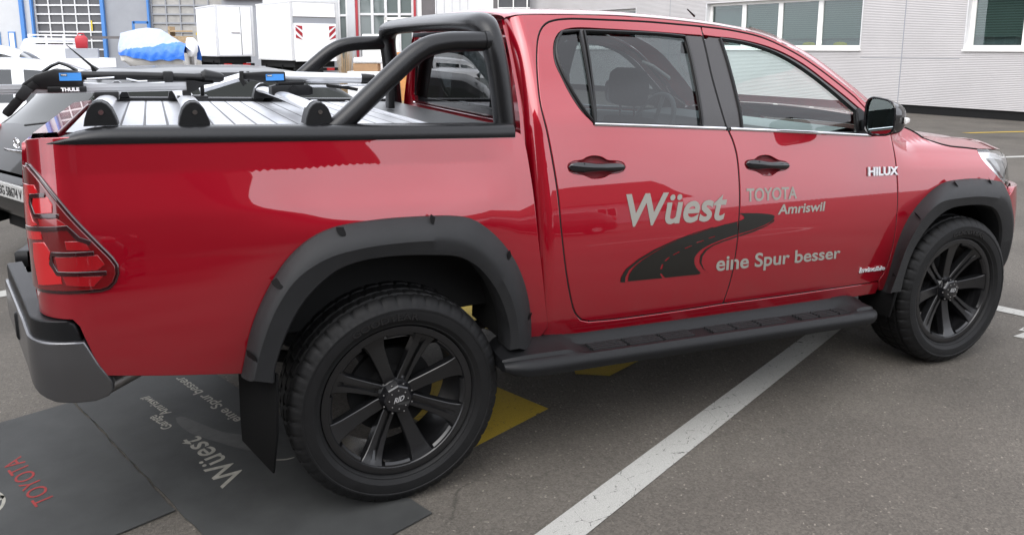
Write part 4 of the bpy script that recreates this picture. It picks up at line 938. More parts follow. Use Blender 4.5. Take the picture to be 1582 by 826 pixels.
nose = [[(p[0], p[1], p[2]-.004) for p in rows[-1]], [(p[0]+.05, p[1]*.98, .98) for p in rows[-1]], [(p[0]+.09, p[1]*1.0, .86) for p in rows[-1]]]
MB().loft(nose, close=False).build('grille', 'gloss_black', truck)
MB().loft([[(p[0]+.09, p[1], .86) for p in rows[-1]], [(p[0]+.12, p[1], .70) for p in rows[-1]], [(p[0]+.10, p[1], .48) for p in rows[-1]]], close=False).build('front_bumper', 'red', truck)
MB().bb((2.45, -.70, 1.19), (2.75, .70, 1.25)).build('cowl', 'black', truck, smooth=0)
# rear wall of the cab with its window
def rearw(y, z): return (.588+.03*(z-1.4)-.012*(1-(y/.8)**2), y, z)
def rw_half(z): return width(CR0, z)-CRR+.008
zz = [.70+.06*i for i in range(19)]+[1.800]
rpoly = [(rw_half(z), z) for z in zz]+[(-rw_half(z), z) for z in zz[::-1]]
hole = [(.60, 1.395), (.63, 1.43), (.60, 1.70), (.565, 1.73), (-.565, 1.73), (-.60, 1.70), (-.63, 1.43), (-.60, 1.395)]
def rearp(s, z): x, y, z2 = rearw(s, z); return (x, y, z2)
wall = panel('cab_rear_wall', rpoly, 'red', truck, f=rearp, side=-1, holes=[hole], depth=.02)
panel('rear_window', offset_poly(hole if area(hole) > 0 else hole[::-1], .028), 'glass_dark', wall, f=lambda s, z: (rearw(s, z)[0]-.004, s, z), side=-1, depth=0)
panel('rear_window_surround', hole, 'gloss_black', wall, f=lambda s, z: (rearw(s, z)[0]-.003, s, z), side=-1, holes=[offset_poly(hole if area(hole) > 0 else hole[::-1], .03)], depth=.006, bev=.002)
MB().tube([rearw(y, 1.388) if False else (rearw(y, 1.388)[0]-.01, y, 1.388) for y in [-.61+.061*i for i in range(21)]], .005, 6).build('window_trim', 'chrome', wall)
MB().bb((.555, -.55, 1.742), (.60, .55, 1.765)).build('brake_light_bar', 'black', wall, bevel=.004)
# cab lining
MB().bb((.62, -.78, .55), (2.55, .78, .62)).build('cab_floor', 'trim', truck, smooth=0)
MB().loft([[(x, y, 1.800-.012*abs(x-1.1)-.03*(abs(y)/.62)**4) for y in (-.62, -.4, 0, .4, .62)] for x in (.66, .9, 1.2, 1.5, 1.8)], close=False).build('headliner', 'headliner', truck)
MB().loft([[(2.18, y, 1.20) for y in (-.76, 0, .76)], [(2.20, y, 1.275) for y in (-.76, 0, .76)], [(2.40, y, 1.295) for y in (-.74, 0, .74)], [(2.75, y, 1.235) for y in (-.70, 0, .70)]], close=False).build('dashboard', 'trim', truck)
MB().bb((2.10, -.78, .62), (2.2, .78, 1.20)).build('dashboard_face', 'trim', truck, bevel=.02)
for (sx, sy, w_, hb_, hh) in ((1.33, -.38, .50, 1.36, 1), (1.33, .38, .50, 1.36, 1), (.80, -.40, .50, 1.34, 1), (.80, .40, .50, 1.34, 1)):
    s_ = MB(); rings = []
    for z, xo, k in ((.92, .12, .9), (1.05, .10, 1), (1.2, .05, .97), (1.30, .02, .85), (hb_, .01, .62)):
        rings.append([(sx+xo+dx*.11, sy+dy*w_/2*k, z) for dx, dy in ((-.5, -.9), (0, -1), (.5, -.9), (.55, 0), (.5, .9), (0, 1), (-.5, .9), (-.55, 0))])
    s_.loft(rings); s_.bb((sx+.05, sy-w_/2, .80), (sx+.52, sy+w_/2, .95)); so = s_.build('seat', 'fabric', truck, bevel=.012)
    h_ = MB(); rings = []
    for z, k in ((hb_+.055, .7), (hb_+.075, .92), (hb_+.15, 1), (hb_+.215, .9), (hb_+.235, .6)):
        rings.append([(sx+.0+dx*.075*k, sy+dy*.135*k, z) for dx, dy in ((-.6, -.85), (.5, -1), (.7, 0), (.5, 1), (-.6, .85), (-.75, 0))])
    h_.loft(rings)
    h_.build('headrest', 'fabric', so, bevel=.012)
    MB().tube([(sx, sy-.06, hb_-.02), (sx, sy-.06, hb_+.08)], .006, 6).tube([(sx, sy+.06, hb_-.02), (sx, sy+.06, hb_+.08)], .006, 6).build('headrest_post', 'chrome', so)
sw = MB(); ax = Vector((-.9, 0, .43)).normalized(); c0 = Vector((2.02, .38, 1.24)); e1 = Vector((0, 1, 0)); e2 = ax.cross(e1)
sw.tube([c0+e1*.185*math.cos(a)+e2*.185*math.sin(a) for a in [2*math.pi*i/32 for i in range(33)]], .015, 8, caps=(False, False))
for a in (0, math.pi, -math.pi/2): sw.tube([c0+e1*.185*math.cos(a)+e2*.185*math.sin(a), c0+ax*-.02], .014, 6)
sw.build('steering_wheel', 'trim', truck)
for (hx, hy) in ((2.22, .61), (1.25, .63)):
    MB().tube([(hx-.12, hy+.01, 1.60), (hx-.08, hy-.045, 1.575), (hx+.05, hy-.045, 1.50), (hx+.10, hy+.02, 1.49)], .011, 8).build('grab_handle', 'headliner', truck)
MB().box((2.02, 0, 1.69), (.02, .24, .07), None).build('interior_mirror', 'black', truck, bevel=.01)
MB().tube([(1.75, -.33, 1.845), (1.70, -.335, 1.878)], [.006, .003], 8).build('antenna', 'black', truck)

# ---- cargo bed
MB().bb((-1.03, -.74, .66), (.50, .74, 1.30)).build('cargo_box', 'under', truck, smooth=0)
MB().bb((.515, -.80, .60), (.545, .80, 1.36)).build('bed_front_wall', 'red_in', truck, smooth=0, bevel=.01)
tg = lambda s, z: (-1.098-.012*math.sin((z-.87)/.5*3.1)+.0*s, s, z)
panel('tailgate', [(-.70, .87), (.70, .87), (.70, 1.385), (-.70, 1.385)], 'red', truck, f=tg, side=-1, depth=.03, bev=.008)
MB().loft([[(-1.108, y, 1.388) for y in (-.72, -.5, 0, .5, .72)], [(-1.092, y, 1.425) for y in (-.73, -.5, 0, .5, .73)], [(-1.02, y, 1.432) for y in (-.79, -.5, 0, .5, .79)], [(-1.01, y, 1.40) for y in (-.79, -.5, 0, .5, .79)]], close=False).build('tailgate_cap', 'red', truck, smooth=60)
tz0 = lambda x: railz(x)-.020
cvr = MB(); row = []; x = -1.0
gr = MB()
prof = []
while x < .22:
    prof += [(x, -.004), (x+.002, 0), (x+.068, 0), (x+.070, -.004)]; gr.bb((x+.0700, -.774, tz0(x)-.02), (x+.0745, .774, tz0(x)-.0022)); x += .0745
cvr.loft([[(a, y, tz0(a)+b) for a, b in prof] for y in (-.775, .775)], close=False)
co_ = cvr.build('tonneau_cover', 'slat', truck, smooth=0); o_gr = gr.build('slat_joints', 'steel_dark', co_, smooth=0); o_gr['kind'] = 'stuff'
MB().loft([[(x, y, tz0(x)+.004) for y in (-.775, -.3, .3, .775)] for x in (.232, .36, .50)], close=False).build('cover_canister', 'canister', truck, smooth=0)
MB().bb((.222, -.775, tz0(.23)-.002), (.234, .775, tz0(.23)+.007)).build('canister_edge', 'alu', truck, smooth=0, bevel=.002)

# ---- roll bar
hoop = MB(); hx = .475; path = []; rad = []
def hoop_pt(t): pass
leg = [(hx+.030, -.765, 1.372), (hx+.024, -.760, 1.45), (hx+.008, -.748, 1.60), (hx-.006, -.735, 1.69), (hx-.014, -.712, 1.745), (hx-.020, -.665, 1.778), (hx-.024, -.58, 1.790), (hx-.026, -.40, 1.797), (hx-.026, 0, 1.800)]
full = leg+[(x, -y, z) for x, y, z in leg[:-1][::-1]]
lr = [(.044, .044)]*3+[(.044, .044), (.045, .047), (.043, .056), (.040, .068), (.038, .076), (.038, .078)]
fr_ = lr+lr[:-1][::-1]
def smooth3(P, r, n=6):
    out = []; ro = []
    Q = [Vector(p) for p in P]; Q = [Q[0]*2-Q[1]]+Q+[Q[-1]*2-Q[-2]]
    for i in range(1, len(Q)-2):
        for k in range(n):
            t = k/n; a, b, c, d = Q[i-1:i+3]
            out.append(.5*((2*b)+(c-a)*t+(2*a-5*b+4*c-d)*t*t+(3*b-a-3*c+d)*t**3))
            if isinstance(r, list): ra, rb_ = r[i-1], r[i]; ro.append((lerp(ra[0], rb_[0], t), lerp(ra[1], rb_[1], t)))
    out.append(Vector(P[-1]))
    if isinstance(r, list): ro.append(r[-1]); return out, ro
    return out, r
pp, rr_ = smooth3(full, fr_, 8)
hoop.tube(pp, rr_, 20, flat=(0, 1, 0))
ho = hoop.build('roll_bar_hoop', 'tube', truck, smooth=60)
for sg in (1, -1):
    d_ = [(-.195, -.770, 1.378), (-.10, -.762, 1.455), (.03, -.750, 1.568), (.115, -.742, 1.640), (.165, -.738, 1.675), (.215, -.735, 1.697), (.285, -.733, 1.709), (.36, -.732, 1.712), (.455, -.732, 1.714)]
    pp, r = smooth3([(x, y*sg, z) for x, y, z in d_], .0385, 6)
    MB().tube(pp, .0385, 20).build('roll_bar_brace', 'tube', truck, smooth=60)
    MB().tube([(.43, -.734*sg, 1.7135), (.447, -.735*sg, 1.714)], .0415, 20).build('brace_collar', 'tube', truck, smooth=60)

# ---- load bars with their feet
for bx in (-.900, -.628, -.222):
    zr = railz(bx)
    bar = MB().tube([(bx, -.70, zr+.046), (bx, -.45, zr+.052), (bx, 0, zr+.055), (bx, .45, zr+.052), (bx, .70, zr+.046)], [(.034, .016)]*5, 14, flat=(1, 0, 0)).build('load_bar', 'alu', truck, smooth=60)
    for sg in (1, -1):
        prof = [(bx-.048, 0), (bx-.044, .022), (bx-.034, .052), (bx-.022, .068), (bx-.008, .076), (bx+.008, .076), (bx+.022, .068), (bx+.034, .052), (bx+.046, .018), (bx+.050, 0)]
        ft_ = MB().loft([[(a, -.785*sg, zr+b) for a, b in prof], [(lerp(bx, a, .94), -.79*sg, zr+b*.96) for a, b in prof]]+[]).loft([[(a, -.785*sg, zr+b) for a, b in prof], [(a, -.70*sg, zr+b*1.02) for a, b in prof]]).build('bar_foot', 'plastic_dark', bar, smooth=50)
        MB().tube([(bx+.004, -.789*sg, zr+.042), (bx+.004, -.793*sg, zr+.042)], .008, 12).build('foot_lock', 'chrome', bar)
        MB().loft([[(lerp(bx, a, 1.03), -.735*sg, zr+b*1.03+.001) for a, b in prof[2:8]], [(lerp(bx, a, 1.03), -.700*sg, zr+b*1.03+.001) for a, b in prof[2:8]]], close=False).build('foot_cap', 'alu', bar, smooth=60)

# ---- chassis underneath
ch = MB()
for sg in (1, -1): ch.bb((-1.1, .42*sg, .58), (3.6, .54*sg, .70))
for x in (-.9, .55, 1.4, 2.3, 3.3): ch.bb((x-.05, -.5, .56), (x+.05, .5, .66))
ch.bb((.55, -.72, .50), (2.45, .72, .56)); ch.bb((-1.0, -.6, .60), (-.45, .6, .66)); ch.bb((.75, -.40, .42), (1.9, .15, .60)); ch.bb((2.3, -.42, .36), (3.8, .42, .66))
ch.build('chassis_frame', 'under', truck, smooth=0, bevel=.01)
MB().tube([(0, -.70, .405), (0, -.2, .405), (0, -.15, .405), (0, .15, .405), (0, .2, .405), (0, .70, .405)], [.045, .045, .13, .13, .045, .045], 16).build('rear_axle', 'under', truck)
for sg in (1, -1):
    MB().tube([(-.62, .52*sg, .56), (-.3, .52*sg, .47), (0, .52*sg, .46), (.35, .52*sg, .46), (.7, .52*sg, .52)], [(.022, .035)]*5, 8).build('leaf_spring', 'under', truck)
MB().tube([(2.2, .30, .42), (.5, .30, .46), (-.3, -.36, .62), (-.85, -.52, .53), (-.985, -.56, .485)], .028, 12).build('exhaust_pipe', 'steel', truck)

# ------------------------------------------------------------------ wheels
def make_wheel():
    w = MB()
    lip = [(.262, -.11), (.242, -.10), (.232, -.02), (.238, .06), (.246, .098), (.2485, .110), (.2515, .1145), (.2690, .1175), (.2745, .1165), (.2765, .112), (.275, .09)]
    w.lathe(lip, 96)
    for k in range(8):
        a = R(65+45*k); ca, sa = math.cos(a), math.sin(a); slot = k % 2 == 0
        secs = [(.045, .021, .066, .03), (.075, .0235, .067, .032), (.11, .0235, .071, .034), (.16, .0260, .080, .034), (.205, .0300, .091, .032), (.232, .036, .1, .028), (.252, .046, .1100, .02), (.266, .049, .1150, .012)]
        rings = []
        for r, hw, h, th in secs:
            dp = .013 if slot and .07 < r < .21 else 0.; g_ = .30 if r < .15 else .18
            prof = [(-hw*1.12, h-th), (-hw, h-.0025), (-hw+.0025, h), (-hw*(g_+.08), h), (-hw*g_, h-dp), (hw*g_, h-dp), (hw*(g_+.08), h), (hw-.0025, h), (hw, h-.0025), (hw*1.12, h-th)]
            rings.append([(r*ca-u*sa, -v, r*sa+u*ca) for u, v in prof])
        w.loft(rings)
    for k in range(8):                       # stepped pads between the spokes round the lip
        a0 = R(65+45*k+11.5); a1 = R(65+45*k+33.5)
        rings = []
        for i in range(9):
            a = lerp(a0, a1, i/8); e = .008*(1-abs(2*i/8-1)**6)
            rings.append([(r*math.cos(a), -h, r*math.sin(a)) for r, h in ((.266, .1145), (.243, .1105), (.236, .102), (.240, .07))])
        w.loft(rings)
    w.lathe([(.0, .03), (.066, .03), (.068, .060), (.060, .070), (.0, .072)], 40)
    w.v = [(p[0]*(1+.045*min(1, math.hypot(p[0], p[2])/.2)), p[1], p[2]*(1+.045*min(1, math.hypot(p[0], p[2])/.2))) for p in w.v]
    wo_ = w.build('wheel', 'rim', None, smooth=20)
    n = 264; t = MB()
    half = [(.276, .080), (.2875, .100), (.2905, .115), (.2945, .1245), (.298, .1278), (.302, .1280), (.318, .1385), (.338, .1405), (.352, .1395), (.354, .1415), (.360, .1412), (.362, .139), (.376, .1325), (.390, .1215), (.3985, .108), (.4010, .098), (.4015, .094), (.394, .091), (.394, .083), (.4035, .080), (.4045, .042), (.395, .039), (.395, .031), (.405, .028)]
    prof = half+[(r, -h) for r, h in half[::-1]]; nh = len(prof)
    def rm(j, k, r):
        jj = min(j, nh-1-j); q = k % 6
        if 12 <= jj <= 16 and q == 0: return r-(.006 if jj < 16 else .007)
        if jj == 11 and q in (0, 3): return r-.002
        if 19 <= jj <= 20 and q in (2,): return r-.005
        if jj == 23 and q == 4: return r-.004
        return r
    t.lathe(prof, n, rmod=rm)
    ty = t.build('tyre', 'rubber', wo_, smooth=24)
    hc = MB(); hc.lathe([(.064, .066), (.066, .074), (.063, .084), (.055, .100), (.050, .104), (.030, .108), (.0005, .109)], 8)
    ho_ = hc.build('hub_cap', 'gloss_black', wo_, smooth=20)
    bl = MB()
    for k in range(8):
        a = R(22.5+45*k); bl.sphere((.058*math.cos(a), -.0955, .058*math.sin(a)), .0032, n=8, k=5); a = R(45*k); bl.sphere((.036*math.cos(a), -.1075, .036*math.sin(a)), .0028, n=8, k=5)
    bl.build('hub_bolt', 'steel', wo_)
    lay_text('hub_lettering', 'RID', [(-.020, -.010), (.020, -.002), (-.018, .010), (.022, .018)], lambda u, v, h: Vector((u, -.1100-h, v)), 'alu', wo_, bold=.03, shear=.2)
    # raised sidewall name
    me_par = wo_
    def arc(u, v, h): return Vector((v*math.cos(u), -.1408-h, v*math.sin(u)))
    lay_text('sidewall_lettering', 'GOODYEAR', [(R(121), .318), (R(77), .318), (R(121), .343), (R(77), .343)], arc, 'rim', wo_, bold=.02, depth=.0010, slices=3, keep_min=True)
    d = MB().lathe([(.0, -.02), (.165, -.02), (.165, .004), (.10, .006), (.09, .03), (.0, .03)], 48).build('brake_disc', 'under', wo_)
    return wo_
proto = make_wheel()
proto.parent = truck
for i, (x, y, turn, spin) in enumerate(((0, -.8155, 0, 0), (3.085, -.8155, R(-1.5), R(16.5)), (0, .8155, math.pi, R(30)), (3.085, .8155, math.pi-R(1.5), R(50)))):
    w = proto if i == 0 else copy_tree(proto, truck)
    w.location = (x, y, .404); w.rotation_euler = (0, spin, turn) if turn == 0 else (0, spin, turn)
# ------------------------------------------------------------------ bike carriers on the load bars
def carrier(yc, label, flip):
    t = thing('bike_carrier', label, 'bike carrier', (0, 0, 0), 0, 'bike carriers on the load bars')
    return t
ca = carrier(-.25, 'long bike carrier with silver tray, black arm and THULE head at the rear end', 0)
Y = -.25
MB().bb((-1.95, Y-.035, 1.528), (-.615, Y-.031, 1.556)).bb((-1.95, Y+.031, 1.528), (-.615, Y+.035, 1.556)).bb((-1.95, Y-.035, 1.524), (-.615, Y+.035, 1.530)).bb((-1.95, Y-.038, 1.541), (-.615, Y-.0352, 1.543)).build('tray', 'silver', ca, smooth=0)
MB().loft([[(-1.165, Y+a, z) for a, z in ((-.04, 1.545), (-.04, 1.56), (.04, 1.56), (.04, 1.545))], [(-1.12, Y+a, z) for a, z in ((-.045, 1.54), (-.045, 1.592), (.045, 1.592), (.045, 1.54))], [(-1.06, Y+a, z) for a, z in ((-.05, 1.535), (-.05, 1.612), (.05, 1.612), (.05, 1.535))], [(-.985, Y+a, z) for a, z in ((-.05, 1.535), (-.05, 1.602), (.05, 1.602), (.05, 1.535))], [(-.972, Y+a, z) for a, z in ((-.04, 1.536), (-.04, 1.588), (.04, 1.588), (.04, 1.536))]]).build('carrier_head', 'black', ca, bevel=.006)
MB().bb((-1.085, Y-.06, 1.527), (-.962, Y-.045, 1.549)).build('base_cover', 'black', ca, bevel=.003)
lay_text('lettering', 'THULE', [(-1.043, 1.532), (-.985, 1.532), (-1.043, 1.5445), (-.985, 1.5445)], lambda u, v, h: Vector((u, Y-.0612-h, v)), 'white_label', ca, bold=.05)
MB().bb((-1.045, Y-.0535, 1.569), (-.975, Y-.0505, 1.597)).build('blue_label', 'blue_label', ca, smooth=0)
MB().bb((-1.040, Y-.0550, 1.586), (-1.020, Y-.0532, 1.594)).build('label_logo', 'under', ca, smooth=0)
lay_text('lettering', 'THULE', [(-1.0385, 1.5880), (-1.0215, 1.5880), (-1.0385, 1.5925), (-1.0215, 1.5925)], lambda u, v, h: Vector((u, Y-.0558-h, v)), 'white_label', ca, bold=.04)
MB().tube([(-.98, Y, 1.585), (-.80, Y, 1.582), (-.50, Y, 1.568)], .016, 12).build('arm', 'black', ca, smooth=60)
MB().tube([(-.985, Y-.03, 1.560), (-.85, Y-.03, 1.550), (-.70, Y-.03, 1.556)], .003, 6).tube([(-.96, Y-.03, 1.573), (-.87, Y-.03, 1.578)], .003, 6).tube([(-.83, Y-.03, 1.572), (-.79, Y-.03, 1.562), (-.76, Y-.03, 1.563)], .003, 6).build('wire_frame', 'alu', ca)
MB().bb((-.705, Y-.03, 1.557), (-.668, Y+.03, 1.598)).build('clamp_grip', 'plastic', ca, bevel=.006)
kn = MB(); kn.tube([(-.565, Y, 1.575), (-.555, Y, 1.577), (-.50, Y, 1.571), (-.485, Y, 1.570)], [.020, .028, .020, .012], 14).build('arm_knob', 'black', ca)
MB().tube([(-1.10, Y, 1.600), (-1.07, Y, 1.622), (-1.045, Y, 1.632), (-1.02, Y, 1.622), (-.99, Y, 1.603)], [(.006, .018)]*5, 8, flat=(0, 0, 1)).build('handle_strap', 'black', ca)
MB().tube([(-1.12, Y-.052, 1.560), (-1.15, Y-.052, 1.535), (-1.18, Y-.052, 1.50), (-1.215, Y-.05, 1.46), (-1.222, Y-.05, 1.452)], [(.005, .016)]*4+[(.004, .012)], 10, flat=(0, 1, 0)).build('wheel_strap', 'rubber', ca)
MB().box((-1.157, Y-.058, 1.528), (.036, .012, .05), None, Matrix.Rotation(R(38), 3, 'Y')).build('strap_buckle', 'plastic', ca, bevel=.004)
MB().loft([[(-.625, Y+a, z) for a, z in ((-.042, 1.520), (-.042, 1.563), (.042, 1.563), (.042, 1.520))], [(-.60, Y+a, z) for a, z in ((-.042, 1.520), (-.042, 1.562), (.042, 1.562), (.042, 1.520))], [(-.565, Y+a, z) for a, z in ((-.03, 1.543), (-.03, 1.556), (.03, 1.556), (.03, 1.543))], [(-.525, Y+a, z) for a, z in ((-.02, 1.548), (-.02, 1.553), (.02, 1.553), (.02, 1.548))]]).build('tray_end', 'black', ca, smooth=30)
MB().bb((-.66, Y-.05, 1.490), (-.55, Y+.05, 1.503)).bb((-.575, Y-.012, 1.503), (-.56, Y+.012, 1.548)).bb((-.64, Y-.04, 1.503), (-.61, Y+.04, 1.526)).build('bar_clamp', 'black', ca, bevel=.003)
MB().bb((-.94, Y-.05, 1.494), (-.86, Y+.05, 1.526)).build('bar_clamp', 'black', ca, bevel=.003)

cb = carrier(.1, 'short folded bike carrier with thick silver tube and black clamp block near the roll bar', 1)
Y = .10
MB().bb((-.36, Y-.02, 1.535), (-.35, Y+.03, 1.585)).loft([[(-.385, Y+a, z) for a, z in ((-.03, 1.55), (-.03, 1.578), (.03, 1.578), (.03, 1.55))], [(-.34, Y+a, z) for a, z in ((-.034, 1.545), (-.034, 1.580), (.034, 1.580), (.034, 1.545))], [(-.29, Y+a, z) for a, z in ((-.04, 1.535), (-.04, 1.583), (.04, 1.583), (.04, 1.535))], [(-.20, Y+a, z) for a, z in ((-.04, 1.532), (-.04, 1.581), (.04, 1.581), (.04, 1.532))]]).build('carrier_head', 'black', cb, bevel=.005)
MB().bb((-.285, Y-.0435, 1.543), (-.208, Y-.0405, 1.571)).build('blue_label', 'blue_label', cb, smooth=0)
MB().bb((-.281, Y-.0450, 1.561), (-.259, Y-.0432, 1.569)).build('label_logo', 'under', cb, smooth=0)
lay_text('lettering', 'THULE', [(-.2795, 1.5628), (-.2605, 1.5628), (-.2795, 1.5674), (-.2605, 1.5674)], lambda u, v, h: Vector((u, Y-.0458-h, v)), 'white_label', cb, bold=.04)
MB().tube([(-.20, Y, 1.557), (.02, Y, 1.549), (.165, Y, 1.543)], [.0245, .0235, .0225], 16).build('arm', 'silver', cb, smooth=60)
MB().tube([(.150, Y, 1.544), (.175, Y, 1.5425), (.215, Y, 1.541)], [.0235, .024, .02], 14).build('arm_end', 'black', cb, smooth=60)
MB().tube([(-.16, Y-.02, 1.516), (.0, Y-.02, 1.512), (.20, Y-.02, 1.516)], [(.006, .02)]*3, 8, flat=(0, 0, 1)).build('tray', 'alu', cb)
MB().tube([(-.02, Y-.035, 1.516), (.08, Y-.035, 1.503), (.125, Y-.035, 1.494)], [(.006, .009)]*3, 8).build('wheel_strap', 'rubber', cb)
MB().loft([[(-.265+a*.0, Y+b, z) for b, z in ((-.06, 1.478), (-.06, 1.515), (.05, 1.515), (.05, 1.478))], [(-.235, Y+b, z) for b, z in ((-.065, 1.474), (-.065, 1.522), (.05, 1.522), (.05, 1.474))], [(-.105, Y+b, z) for b, z in ((-.065, 1.474), (-.065, 1.522), (.05, 1.522), (.05, 1.474))], [(-.085, Y+b, z) for b, z in ((-.06, 1.478), (-.06, 1.510), (.05, 1.510), (.05, 1.478))]]).bb((-.235, Y-.05, 1.52), (-.12, Y+.04, 1.538)).build('bar_clamp', 'plastic_dark', cb, bevel=.005)
MB().tube([(-.172, Y-.064, 1.505), (-.172, Y-.073, 1.505)], .017, 18).tube([(-.172, Y-.072, 1.505), (-.172, Y-.079, 1.505)], .010, 16).build('clamp_knob', 'black', cb)
MB().tube([(-.56, Y, 1.508), (-.385, Y, 1.560)], [(.024, .018)]*2, 10, flat=(0, 1, 0)).build('folded_strut', 'silver', cb)
MB().tube([(-.385, Y-.03, 1.585), (-.388, Y-.035, 1.55), (-.375, Y-.04, 1.525)], [(.004, .012)]*3, 8).build('clamp_strap', 'rubber', cb)
MB().tube([(.30, .06, 1.535), (.30, .10, 1.535)], .026, 20).tube([(.30, .05, 1.535), (.30, .065, 1.535)], .014, 16).build('lock_knob', 'plastic', cb)
MB().tube([(.20, Y, 1.541), (.31, Y, 1.536)], .012, 8).build('arm_tip', 'black', cb)
MB().bb((.275, .07, 1.40), (.305, .13, 1.52)).build('arm_post', 'black', cb, bevel=.004)

# ------------------------------------------------------------------ rubber advertising mats
def gmat(label, poly):
    t = MB(); t.prism([(p[0], p[1], 0) for p in poly], (0, 0, .0045), (0, 0, .009)); o = t.build('floor_mat', 'mat', None, smooth=0); return tag(o, label, 'floor mat', 'rubber advertising mats')
dA = Vector((-.778+1.197, -.643-.515)).normalized(); dB = Vector((-dA.y, dA.x))      # along the seam / across
A0 = Vector((-1.197, .515))
def mp(a, b): p = A0+dA*a+dB*b; return (p.x, p.y)
def rough(p, q, n=24, amp=.004): return [(lerp(p[0], q[0], i/n)+random.uniform(-amp, amp)*(0 < i < n), lerp(p[1], q[1], i/n)+random.uniform(-amp, amp)*(0 < i < n)) for i in range(n)]
m2 = gmat('dark rubber mat under the rear wheel with pale lettering seen upside down', rough(mp(-.10, .006), mp(1.916, .006), 40)+[mp(1.916, .006), mp(1.916, .658), mp(.04, .62), mp(-.10, .50)])
m1 = gmat('dark rubber mat with red lettering and a pale ring beside the rear bumper', rough(mp(1.235, -.004), mp(.0, -.004))+[mp(.0, -.004), mp(.0, -1.1), mp(1.235, -1.1)])
def gtext(body, quad, m, par, **k): return lay_text('lettering', body, quad, lambda u, v, h: Vector((u, v, .0102)), m, par, **k)
gtext('Wüest', [(-.518, -.501), (-.673, -.093), (-.611, -.576), (-.764, -.122)], 'mat_print', m2, bold=.01, shear=.12, space=1.04)
gtext('Garage', [(-.770, .043), (-.840, .197), (-.808, -.041+.06), (-.881, .166)], 'mat_print', m2, bold=.015, shear=.1)
gtext('Amriswil', [(-.772, .190), (-.869, .426), (-.813, .164), (-.908, .411)], 'mat_print', m2, bold=.012, shear=.1)
gtext('eine Spur besser', [(-.481, -.019), (-.712, .601), (-.525, -.045), (-.762, .585)], 'mat_print', m2, bold=.015)
gtext('TOYOTA', [(-1.188, -.385), (-1.353, .034), (-1.250, -.415), (-1.413, -.010)], 'mat_red', m1, bold=.0, space=1.06)
def gshape(nm, pts, m, par): 
    o = MB().add([(p[0], p[1], .0101) for p in pts], [tuple(range(len(pts)))]).build(nm, m, par, smooth=0); return o
gshape('road_graphic', catmull([(-.756, .123), (-.735, .128), (-.657, .019), (-.572, -.104), (-.497, -.167)], .02)+catmull([(-.475, -.332), (-.53, -.274), (-.623, -.162), (-.696, -.066), (-.733, .012), (-.752, .072)], .02), 'mat_print_dim', m2)
gshape('road_graphic', catmull([(-.404, -.438), (-.351, -.456), (-.317, -.455)], .01)+catmull([(-.322, -.463), (-.355, -.465), (-.404, -.446)], .01), 'mat_print', m2)
def ringm(c, ra, rb, w):
    v = []; f = []; ang = math.atan2(.42, -.16)
    for i in range(48):
        a = 2*math.pi*i/48
        for k in (1, 0):
            x, y = (ra-w*k)*math.cos(a), (rb-w*k)*math.sin(a); v.append((c[0]+x*math.cos(ang)-y*math.sin(ang), c[1]+x*math.sin(ang)+y*math.cos(ang), .0102))
    for i in range(48): j = (i+1) % 48; f.append((2*i, 2*i+1, 2*j+1, 2*j))
    MB().add(v, f).build('emblem', 'mat_print', m1, smooth=0)
ringm((-1.445, -.31), .115, .085, .012); ringm((-1.445, -.31), .035, .085, .011); ringm((-1.46, -.325), .07, .032, .011)

# ------------------------------------------------------------------ yard buildings, laid out on the yard's own axes (lateral, forward)
YF = Vector((math.sin(YAW), math.cos(YAW), 0)); YR = Vector((math.cos(YAW), -math.sin(YAW), 0)); YO = Vector((-.7458, -3.5037, 0))
class YB(MB):
    def yb(s, a, b, m=None):      # box given in yard coordinates
        o = len(s.v); s.bb(a, b, m)
        for i in range(o, len(s.v)):
            p = s.v[i]; q = YO+YR*p[0]+YF*p[1]; s.v[i] = (q.x, q.y, p[2])
        return s
def yard(l, f, z=0): q = YO+YR*l+YF*f; return (q.x, q.y, z)
hall = thing('workshop_hall', 'grey workshop hall with blue steel posts and a glazed sectional door', 'building')
FD = 44.
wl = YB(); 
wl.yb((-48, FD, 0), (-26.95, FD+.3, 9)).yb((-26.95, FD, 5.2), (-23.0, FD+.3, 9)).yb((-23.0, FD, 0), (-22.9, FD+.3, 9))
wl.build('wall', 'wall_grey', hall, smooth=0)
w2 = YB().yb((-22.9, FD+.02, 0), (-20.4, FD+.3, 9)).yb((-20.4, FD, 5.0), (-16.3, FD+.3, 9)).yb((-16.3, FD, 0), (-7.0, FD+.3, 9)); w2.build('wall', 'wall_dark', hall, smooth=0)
for l, hw_ in ((-27.5, .10), (-26.93, .055), (-22.97, .09), (-20.4, .05)): YB().yb((l-hw_, FD-.18, 0), (l+hw_, FD-.002, 9)).build('post', 'blue', hall, smooth=0)
def sectional(l0, l1, z1, cols, nm='sectional_door', pane='door_pane'):
    d = YB().yb((l0, FD+.12, 0), (l1, FD+.14, z1)).build(nm, pane, hall, smooth=0)
    b = YB(); n = int(z1/.49)
    for k in range(n+1): b.yb((l0, FD+.05, k*.49), (l1, FD+.118, k*.49+.085))
    for k in range(cols+1): x = lerp(l0, l1, k/cols); b.yb((x-.03, FD+.045, 0), (x+.03, FD+.116, z1))
    b.build('door_frame', 'frame_light' if pane == 'door_pane' else 'wall_dark', d, smooth=0)
sectional(-26.83, -23.07, 5.2, 5)
sectional(-20.28, -16.3, 5.0, 5, pane='concrete')
for l in (-28.25, -29.1, -30.2):
    f_ = YB().yb((l-.20, FD-.05, 1.0), (l+.20, FD-.002, 2.5)).build('window', 'blue', hall, smooth=0); YB().yb((l-.13, FD-.06, 1.07), (l+.13, FD-.0505, 2.43)).build('pane', 'white_frame', f_, smooth=0)
YB().yb((-48, FD-.4, 9.0), (-7, FD+22, 9.3)).build('roof', 'wall_grey', hall, smooth=0)
